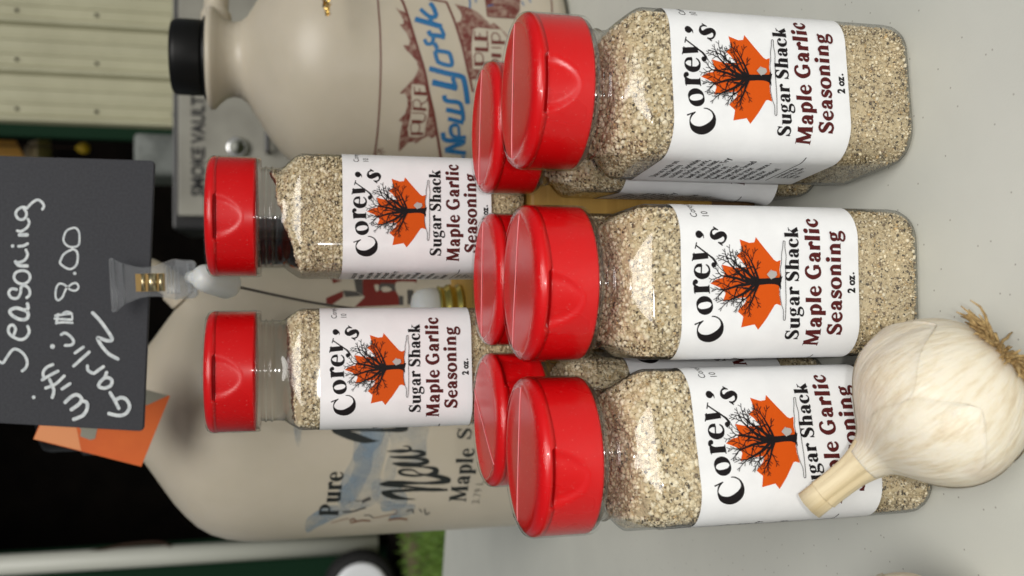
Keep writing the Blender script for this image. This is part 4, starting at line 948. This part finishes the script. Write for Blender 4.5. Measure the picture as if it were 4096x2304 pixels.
put_art('tree_print', M['jug_beige'], JL, jl, [('poly', B_, [(980, 170), (1040, 160), (1050, 240), (1010, 260)], 1), ('poly', B_, [(1090, 210), (1180, 190), (1260, 240), (1180, 275), (1110, 265)], 1), ('poly', B_, [(1320, 130), (1480, 110), (1640, 130), (1600, 240), (1500, 250), (1500, 450), (1450, 450), (1440, 300), (1340, 300)], 1)], 1.0e-4)

# ------------------------------------------------------------------ sign and its clip stand
SY = .470
def on_sign(P, off): return np.array([at_y(p[0], p[1], SY - o) for p, o in zip(P, off)])
def rounded(poly, r, k=5):
    out = []
    n = len(poly)
    for i in range(n):
        p = np.array(poly[i], float); a = np.array(poly[i - 1], float) - p; c = np.array(poly[(i + 1) % n], float) - p
        a = p + a / np.linalg.norm(a) * r; c = p + c / np.linalg.norm(c) * r
        for j in range(k + 1):
            t = j / k; out.append(tuple((1 - t) ** 2 * a + 2 * t * (1 - t) * p + t * t * c))
    return out
def slab(name, outline_px, y0, y1, mat, parent, off=(0, 0, 0), bev=0):
    """outline given in photograph pixels, standing upright between depths y0 (front) and y1 (back)"""
    bm = bmesh.new(); pts = [at_y(x, y, (y0 + y1) / 2) for x, y in outline_px]
    a = [bm.verts.new((p[0], y0, p[2])) for p in pts]; c = [bm.verts.new((p[0], y1, p[2])) for p in pts]
    bm.faces.new(a); bm.faces.new(c[::-1]); n = len(a)
    for i in range(n): j = (i + 1) % n; bm.faces.new((a[j], a[i], c[i], c[j]))
    bmesh.ops.recalc_face_normals(bm, faces=bm.faces)
    if bev: bmesh.ops.bevel(bm, geom=[e for e in bm.edges if abs(e.verts[0].co.y - e.verts[1].co.y) < 1e-7], offset=bev, segments=2, affect='EDGES')
    bm.verts.index_update(); V = [tuple(np.array(v.co) - np.array(off)) for v in bm.verts]; F = [[v.index for v in f.verts] for f in bm.faces]; bm.free()
    return mesh(name, V, F, mat, parent)
spt = at_y(600, 1190, SY)
sg = empty('price_sign', tuple(spt)); tag(sg, 'black price sign with white handwriting gripped in a clear clip', 'sign')
slab('panel', rounded([(622, 644), (577, 1724), (-260, 1676), (-260, 616)], 22), SY, SY + .0028, M['sign'], sg, spt, .0005)
A = Art(); sc = 2.4156
h1 = lambda pts: [(p[0] / sc, 600 + p[1] / sc) for p in pts]; h2 = lambda pts: [(p[0] / sc, 1150 + p[1] / sc) for p in pts]
for pts, w_, cl in [([(262, 562), (215, 552), (168, 580), (152, 620), (175, 662), (215, 672), (248, 648), (255, 605), (230, 565)], 27, 0), ([(235, 572), (265, 556), (310, 510), (360, 482), (400, 500), (424, 540), (410, 572)], 26, 0),
                    ([(270, 668), (282, 705), (258, 752), (205, 785), (168, 780)], 26, 0), ([(188, 820), (262, 820)], 36, 0), ([(180, 930), (230, 924), (266, 905)], 28, 0), ([(250, 965), (266, 1010), (245, 1058), (200, 1082), (150, 1088)], 27, 0), ([(150, 1080), (185, 1115), (262, 1120)], 34, 0),
                    ([(215, 1165), (158, 1182), (135, 1225), (158, 1272), (215, 1295), (272, 1272), (290, 1225), (268, 1180)], 27, 1), ([(160, 1348), (112, 1342), (84, 1382), (112, 1428), (165, 1432), (195, 1390), (207, 1322), (245, 1312), (283, 1346), (285, 1400), (258, 1426)], 28, 0),
                    ([(700, 754), (642, 782), (614, 850), (622, 895), (660, 930), (710, 938), (758, 918), (768, 860), (762, 790), (735, 757)], 20, 1), ([(690, 964), (622, 1002), (588, 1060), (584, 1098), (640, 1140), (690, 1148), (738, 1110), (752, 1040), (744, 985), (715, 962)], 22, 1),
                    ([(756, 1312), (738, 1288), (700, 1292), (640, 1342), (604, 1420), (562, 1452), (538, 1420), (542, 1342), (570, 1294), (620, 1300), (680, 1350), (730, 1358), (756, 1335)], 20, 1)]:
    A.round_stroke(h1(pts), w_ / sc, bool(cl))
A.dot(*h1([(122, 928)])[0], 17 / sc); A.dot(*h1([(722, 1192)])[0], 16 / sc); A.dot(*h2([(507, 570)])[0], 24 / sc); A.dot(*h2([(325, 1060)])[0], 18 / sc)
for pts, w_ in [([(265, 158), (270, 200), (235, 218), (165, 198), (110, 212), (96, 240), (132, 280), (200, 310), (260, 300), (272, 250), (240, 220)], 34), ([(135, 455), (150, 400), (125, 364), (92, 374), (80, 420), (112, 468), (190, 503), (248, 486), (282, 430), (268, 375)], 29),
                ([(-30, 700), (5, 722), (32, 726), (62, 680), (120, 604), (170, 600), (228, 642), (262, 710), (252, 770), (215, 806)], 28), ([(592, 455), (630, 440), (680, 472), (712, 520), (690, 555), (630, 560)], 28),
                ([(535, 272), (600, 262), (690, 250)], 24), ([(530, 300), (600, 306), (695, 312)], 24), ([(550, 342), (620, 336), (700, 342)], 22), ([(610, 245), (650, 232), (690, 250), (700, 300)], 18), ([(560, 260), (545, 345)], 26), ([(725, 632), (805, 576)], 29), ([(712, 758), (862, 624)], 30),
                ([(895, 245), (960, 312), (1040, 420), (1084, 500), (1040, 515), (960, 488), (945, 496), (980, 560), (1050, 640), (1138, 690)], 34), ([(510, 745), (452, 772), (418, 820), (424, 880)], 30), ([(408, 892), (480, 850), (560, 808)], 30), ([(442, 972), (540, 930), (620, 855)], 30), ([(505, 1062), (520, 990), (480, 890)], 32), ([(600, 980), (676, 930)], 31),
                ([(630, 1110), (680, 1062), (740, 1036), (786, 1070), (768, 1122), (690, 1180)], 35), ([(790, 1095), (838, 1112), (842, 1170), (800, 1236), (712, 1274)], 35), ([(845, 758), (852, 800), (905, 828), (960, 792), (1000, 765)], 31), ([(1030, 822), (1010, 870), (962, 920), (958, 958), (1010, 972), (1068, 948), (1082, 900), (1050, 872), (1015, 872)], 33),
                ([(1065, 1018), (1110, 1092), (1148, 1168)], 34), ([(1110, 1092), (1168, 1064), (1222, 1084), (1252, 1150), (1218, 1216), (1150, 1238), (1052, 1218)], 35)]:
    A.round_stroke(h2(pts), w_ / sc)
A.build('handwriting', M['chalk'], lambda P, off: on_sign(P, off) - spt, sg, base=1.5e-4, step=3e-6)

bz = at_y(1845, 1262, .505); bz[2] = RISE
hd = empty('sign_holder', tuple(bz)); tag(hd, 'clear plastic sign clip on a wire with a white and brass base', 'sign holder')
mesh('brass_base', *lathe([(.0150, 0), (.0172, .0005), (.0174, .002), (.0160, .003), (.0160, .0052), (.0172, .0062), (.0172, .0082), (.0161, .0092), (.0158, .0118), (.0166, .0126), (.0150, .0132)], 48), M['brass'], hd, True)
mesh('white_knob', *lathe([(.0140, .0125), (.0152, .0140), (.0150, .0200), (.0138, .0242), (.0112, .0266), (.006, .0276)], 48), M['milkwhite'], hd, True)
ja = at_y(805, 1108, .452); jb = at_y(920, 1140, .468); wt = at_y(940, 1145, .470); wm = at_y(1280, 1215, .487)
tb_ = [tuple(np.array(p) - bz) for p in (wt, wm, bz + np.array([0, 0, .027]))]
mesh('wire_stem', *tube(smoothpath(tb_, 8), .0007, 8), M['steel'], hd, True)
ax = jb - ja; L = np.linalg.norm(ax); ax = ax / L
jt = mesh('swivel_joint', *lathe([(.002, -.003), (.0046, -.0018), (.0060, .0004), (.0066, .003), (.0072, L - .002), (.0062, L + .0006), (.0035, L + .0014)], 40), M['milkwhite'], hd, True)
jt.rotation_mode = 'QUATERNION'; jt.rotation_quaternion = Vector(ax).to_track_quat('Z', 'Y'); jt.location = tuple(ja - bz)
c8 = lambda pts: [(400 + x / 4.293, 1000 + y / 4.293) for x, y in pts]
CY = SY - .008
cl = slab('clip_jaw', c8([(390, 228), (480, 250), (600, 285), (730, 300), (860, 290), (1000, 250), (1130, 205), (1240, 160), (1300, 155), (1440, 190), (1590, 180), (1650, 235), (1690, 760), (1640, 820), (1560, 835), (1470, 780), (1380, 830), (1310, 855), (1180, 830), (1040, 800), (860, 800), (740, 812), (620, 855), (500, 905), (425, 935)]), CY, CY + .0035, M['clip'], hd, bz, .0006)
slab('grip_bar', c8(rounded([(150, 140), (240, 135), (302, 1060), (205, 1070)], 40, 4)), CY - .004, CY + .001, M['clip'], cl, bz, .0012)
slab('jaw_slope', c8([(240, 150), (390, 230), (425, 935), (302, 1055)]), CY - .001, CY + .0015, M['clip'], cl, bz)
slab('back_jaw', c8([(1300, 160), (1600, 180), (1660, 240), (1690, 760), (1600, 830), (1300, 850)]), SY + .001, SY + .006, M['clip'], hd, bz, .0006)
for i in range(4): slab('rib', c8(rounded([(1135 + i * 62, 268), (1172 + i * 62, 268), (1190 + i * 62, 755), (1153 + i * 62, 755)], 16, 3)), CY - .0016, CY + .0008, M['clip'], cl, bz, .0004)
for i in range(2): slab('end_rib', c8(rounded([(1480 + i * 110, 230 - i * 20), (1530 + i * 110, 230 - i * 20), (1565 + i * 100, 735), (1510 + i * 105, 735)], 16, 3)), CY - .0014, CY + .0008, M['clip'], cl, bz, .0004)
slab('spring_leaf', c8([(612, 412), (1108, 400), (1116, 705), (628, 716)]), CY - .0002, CY + .003, M['dull_gold'], hd, bz)
for xm, w_ in ((742, 88), (900, 178), (1050, 96)):
    qa, qb = at_y(*c8([(xm - 6, 408)])[0], CY), at_y(*c8([(xm + 4, 704)])[0], CY); R_ = w_ / 2 / 4.293 * .46 / 3706
    mesh('spring_coil', *tube([tuple(qa - bz), tuple(qb - bz)], R_ * .8, 20), M['pale_gold'], hd, True)
pa, pb = at_y(765, 1110, CY + .002), at_y(800, 1113, .452)
mesh('pivot_pin', *tube([tuple(pa - bz), tuple(pb - bz)], .0034, 14), M['milkwhite'], hd, True)

# ------------------------------------------------------------------ orange tag on the large jug, gold tinsel
tp = [(680, 1584), (565, 1866), (134, 1756), (249, 1474)]
TY = .545
tq = at_y(400, 1650, TY); tg = empty('orange_tag', tuple(tq)); tag(tg, 'orange printed card tag hanging at the neck of the large jug', 'tag')
slab('card', tp, TY, TY + .0006, M['card_orange'], tg, tq)
def on_tag(P, off): return np.array([at_y(p[0], p[1], TY - o) for p, o in zip(P, off)]) - tq
A = Art(); A.poly([(134, 1756), (190, 1640), (330, 1580), (420, 1600), (300, 1680), (325, 1803), (220, 1776)], 40); A.build('pale_print', M['card_pale'], on_tag, tg, base=1e-4)
A = Art(); A.poly([(320, 1745), (360, 1760), (380, 1755), (395, 1690), (440, 1640), (590, 1620), (672, 1582), (560, 1552), (420, 1520), (330, 1590), (300, 1690), (325, 1720)], 40); A.build('grey_print', M['card_grey'], on_tag, tg, base=1.6e-4)
mesh('string', *tube([tuple(at_y(249, 1474, TY) - tq), (LX + .03 - tq[0], LY - .03 - tq[1], .30 - tq[2])], .0005, 6), M['steel'], tg)
ts = at_y(1310, 65, .575); te = at_y(1285, -260, .585); tn = empty('gold_tinsel', tuple(ts)); tag(tn, 'twist of shiny gold tinsel hanging in front of the leaf print jug', 'tinsel')
r = random.Random(9); V, F = [], []
for strand in range(3):
    ph = strand * 2.09; W = []
    for i in range(70):
        t_ = i / 69; p = ts + (te - ts) * t_ - ts; R_ = .0028 * min(1, .35 + t_ * 3); a = ph + i * .55
        n = len(V); q = np.array([0, math.cos(a) * R_, math.sin(a) * R_]) + p; q2 = q + np.array([r.uniform(-.0016, .0016), r.uniform(-.0012, .0012), r.uniform(-.0016, .0016)]) + np.array([.0012, 0, 0])
        V += [tuple(q), tuple(q2)]
        if i: F.append((n - 2, n - 1, n + 1, n))
mesh('twisted_foil', V, F, M['gold'], tn)

# ------------------------------------------------------------------ background, seen blurred beyond the table
# smoker cabinet
SMY = 2.6
def bx(px0, py0, px1, py1, Y): a = at_y(px0, py0, Y); c = at_y(px1, py1, Y); return min(a[0], c[0]), max(a[0], c[0]), min(a[2], c[2]), max(a[2], c[2])
x0, x1, z0, z1 = bx(690, 915, 1500, -350, SMY); zb = -.30
sm = empty('smoker_cabinet', ((x0 + x1) / 2, SMY, -.74)); tag(sm, 'black framed smoker cabinet with steel door lettered SMOKE VAULT', 'smoker')
o3 = np.array([(x0 + x1) / 2, SMY, -.74])
def sbox(name, a, b_, mat, par, o=o3, bev=0.0): return mesh(name, *box(*( (np.array(a) + np.array(b_)) / 2 - o), *(np.array(b_) - np.array(a)), bev), mat, par)
bd = sbox('cabinet', (x0, SMY + .004, zb), (x1, SMY + .45, z1), M['smoker_black'], sm, bev=.006)
e0, e1, f0, f1 = bx(712, 862, 1500, -300, SMY - .012)
dr = sbox('door', (e0, SMY - .012, zb + .03), (e1, SMY + .003, f1), M['smoker_panel'], sm, bev=.003)
for xx in (x0 + .03, x1 - .03):
    for yy in (SMY + .05, SMY + .40): mesh('leg', *tube([np.array((xx, yy, zb + .01)) - o3, np.array((xx, yy, -.74)) - o3], .014, 8), M['smoker_black'], sm)
V, Fc = font_mesh('SMOKE VAULT', 1.0, .035); V = np.array(V); a = at_y(820, 785, SMY - .0135); c = at_y(820, 385, SMY - .0135); hh = at_y(762, 600, SMY)[2] - at_y(818, 600, SMY)[2]
V = (V - V.min(0)) / (V.max(0) - V.min(0))
mesh('door_lettering', [(a[0] + (c[0] - a[0]) * x - o3[0], SMY - .0135 - o3[1], a[2] + hh * y - o3[2]) for x, y in V], Fc, M['smoker_black'], dr)
dc = at_y(950, 592, SMY - .014)
gq = mesh('thermometer', *lathe([(.020, 0), (.028, .001), (.028, .010), (.024, .013), (.021, .0125)], 40), M['chrome'], sm, True); gq.rotation_euler = (math.pi / 2, 0, 0); gq.location = tuple(dc - o3)
gf_ = mesh('dial_face', *lathe([(.001, .0128), (.0208, .0130)], 40), M['white_trim'], gq, True)
hk = at_y(1070, 560, SMY - .03)
mesh('door_handle', *tube([np.array((hk[0] - .03, SMY - .012, hk[2])) - o3, np.array((hk[0] - .03, SMY - .04, hk[2])) - o3, np.array((hk[0] + .06, SMY - .04, hk[2])) - o3, np.array((hk[0] + .06, SMY - .012, hk[2])) - o3], .007, 8), M['smoker_black'], sm)
# cloudy tub beside the smoker
tq_ = at_y(620, 600, 3.1); tu = empty('storage_tub', (tq_[0], 3.1, -.74)); tag(tu, 'cloudy grey plastic tub stacked beside the smoker cabinet', 'tub')
x0_, x1_, z0_, z1_ = bx(530, 700, 900, 540, 3.1)
mesh('tub', *box((x0_ + x1_) / 2 - tq_[0], .16, (z0_ + z1_) / 2 + .74, x1_ - x0_, .3, z1_ - z0_, .02, 3), M['cloudy'], tu, True)
mesh('stand', *box((x0_ + x1_) / 2 - tq_[0], .16, (z0_ + .74) / 2, (x1_ - x0_) * .9, .28, z0_ + .74, .01), M['smoker_black'], tu)
# cream ribbed metal wall with green trim
WY = 6.3
xe = at_y(400, 540, WY)[0]; wl = empty('metal_shed', (xe, WY, -.74)); tag(wl, 'cream ribbed metal shed wall with dark green corner trim', 'shed')
pitch = .305; prof = [(0, 0), (.020, .038), (.045, .038), (.065, 0), (.125, 0), (.132, .008), (.15, .008), (.157, 0), (.215, 0), (.222, .008), (.24, .008), (.247, 0)]
pan = None
for kpan in range(4):
    V, F = [], []; pts = []
    for rib in range(3):
        for a_, d_ in prof: pts.append((kpan * 3 * pitch + rib * pitch + a_, -d_))
    pts.append((kpan * 3 * pitch + 3 * pitch - .0005, 0))
    for a_, d_ in pts: V += [(a_ + .05, d_, 0), (a_ + .05, d_, 4.2)]
    F = [(2 * i, 2 * i + 2, 2 * i + 3, 2 * i + 1) for i in range(len(pts) - 1)]
    mesh('siding_panel', V, F, M['siding'], wl)
mesh('corner_trim', *box(.008, .02, 2.1, .078, .11, 4.2, .004), M['green_trim'], wl)
for kx in range(8):
    for kz in range(9): mesh('screw', *box(.05 + kx * pitch + .095, -.004, .3 + kz * .46, .018, .008, .018), M['dark2'], wl)
mesh('back_frame', *box(1.9, .12, 2.1, 3.7, .06, 4.2), M['dark2'], wl)
# trailer: open side, its shade put into near-black colours, white corner post, green side panel, wheel
TRY = 8.2
tx0 = at_y(800, 2230, TRY)[0]; tx1 = at_y(400, 380, TRY)[0]; zt0 = at_y(1560, 2100, TRY)[2]
tr = empty('vending_trailer', (tx0, TRY, -.74)); tag(tr, 'open sided trailer, its unlit inside coloured black, with white corner post and white hubbed wheel', 'trailer')
o4 = np.array([tx0, TRY, -.74])
for nm, a_, b_, mt in [('back_wall', (tx0 - .9, TRY + 2.0, zt0), (tx1 + 1.2, TRY + 2.1, 5.0), 'dark'), ('floor', (tx0 - .9, TRY, zt0 - .12), (tx1 + 1.2, TRY + 2.0, zt0), 'dark2'), ('roof', (tx0 - .9, TRY - .1, 4.9), (tx1 + 1.2, TRY + 2.1, 5.05), 'dark'), ('end_wall', (tx1 + 1.2, TRY, zt0), (tx1 + 1.3, TRY + 2.1, 5.0), 'dark'), ('counter', (tx0, TRY + .05, zt0), (tx1 + 1.2, TRY + .15, zt0 + .9), 'dark')]:
    sbox(nm, a_, b_, M[mt], tr, o4)
pw_ = .20
q0, q1 = at_y(1510, 2172, TRY), at_y(-300, 2278, TRY)
mesh('corner_post', *tube([tuple(q0 - o4), tuple((q0 + q1) / 2 - o4), tuple(q1 + (q1 - q0) * .4 - o4)], .085, 12), M['white_trim'], tr, True)
sbox('side_panel', (tx0 - 1.6, TRY + .10, zt0 + .02), (tx0 + .12, TRY + .14, 4.9), M['green_trim'], tr, o4)
wc = at_y(1440, 2345, TRY - .35)
wh = mesh('wheel', *lathe([(.10, -.09), (.20, -.10), (.275, -.09), (.30, -.05), (.30, .05), (.275, .09), (.20, .10)], 48), M['tyre'], tr, True); wh.rotation_euler = (math.pi / 2, 0, 0); wh.location = tuple(wc - o4)
mesh('hub', *lathe([(.02, .135), (.06, .134), (.10, .124), (.16, .118), (.205, .124), (.225, .11), (.226, .09)], 48), M['hub'], wh, True)
cp_ = [tuple(at_y(x, y, TRY - .02) - o4) for x, y in ((130, 2230), (350, 2210), (500, 2180), (630, 2170), (690, 2190), (725, 2230))]
mesh('hanging_cord', *tube(smoothpath(cp_, 8), .012, 6), M['cord'], tr, True)
# small things in the shade between shed and trailer
for nm, lab, cat, (a_, b_, c_, d_), mt in [('orange_banner', 'orange cloth pennant hanging in the dark gap by the shed', 'pennant', (-40, 640, 105, 565), 'amber'), ('hanging_ornament', 'small yellow ornament hanging in the dark gap by the shed', 'ornament', (328, 615, 360, 570), 'yellow')]:
    x0_, x1_, z0_, z1_ = bx(a_, b_, c_, d_, 7.0); e = empty(nm, ((x0_ + x1_) / 2, 7.0, z0_)); tag(e, lab, cat)
    if nm == 'orange_banner':
        w2, h2_ = (x1_ - x0_) / 2, z1_ - z0_
        mesh('cloth', *join([([(-w2, 0, 0), (w2, 0, h2_ * .3), (w2, 0, h2_ * 1.2), (-w2, .0, h2_ * 1.2), (-w2, .03, 0), (w2, .03, h2_ * .3), (w2, .03, h2_ * 1.2), (-w2, .03, h2_ * 1.2)], [(0, 1, 2, 3), (7, 6, 5, 4), (0, 4, 5, 1), (1, 5, 6, 2), (2, 6, 7, 3), (3, 7, 4, 0)])]), M[mt], e)
        mesh('cord', *tube([(0, .015, h2_ * 1.15), (0, .015, 4.9 - z0_)], .006, 6), M['cord'], e)
    else:
        R_ = (x1_ - x0_) / 2; mesh('globe', *lathe([(.02 * R_, 0), (.6 * R_, .10 * R_), (R_ * .95, .6 * R_), (R_, R_), (.85 * R_, 1.6 * R_), (.5 * R_, 2.0 * R_), (.3 * R_, 2.3 * R_)], 24), M[mt], e, True)
        mesh('hook', *tube([(0, 0, 2.2 * R_), (0, 0, 4.9 - z0_)], .006, 6), M['cord'], e)
x0_, x1_, z0_, z1_ = bx(50, 630, 185, 600, 7.2); e = empty('straw_hat', ((x0_ + x1_) / 2, 7.2, z0_)); tag(e, 'pale tan round hat hanging in the dark gap by the shed', 'hat')
mesh('brim', *lathe([(.02, .0), (.20, .01), (.205, .02), (.09, .03)], 32), M['stem'], e, True); mesh('crown', *lathe([(.095, .028), (.09, .10), (.05, .13)], 32), M['stem'], e, True)
mesh('hook', *tube([(0, 0, .12), (0, 0, 4.9 - z0_)], .006, 6), M['cord'], e)
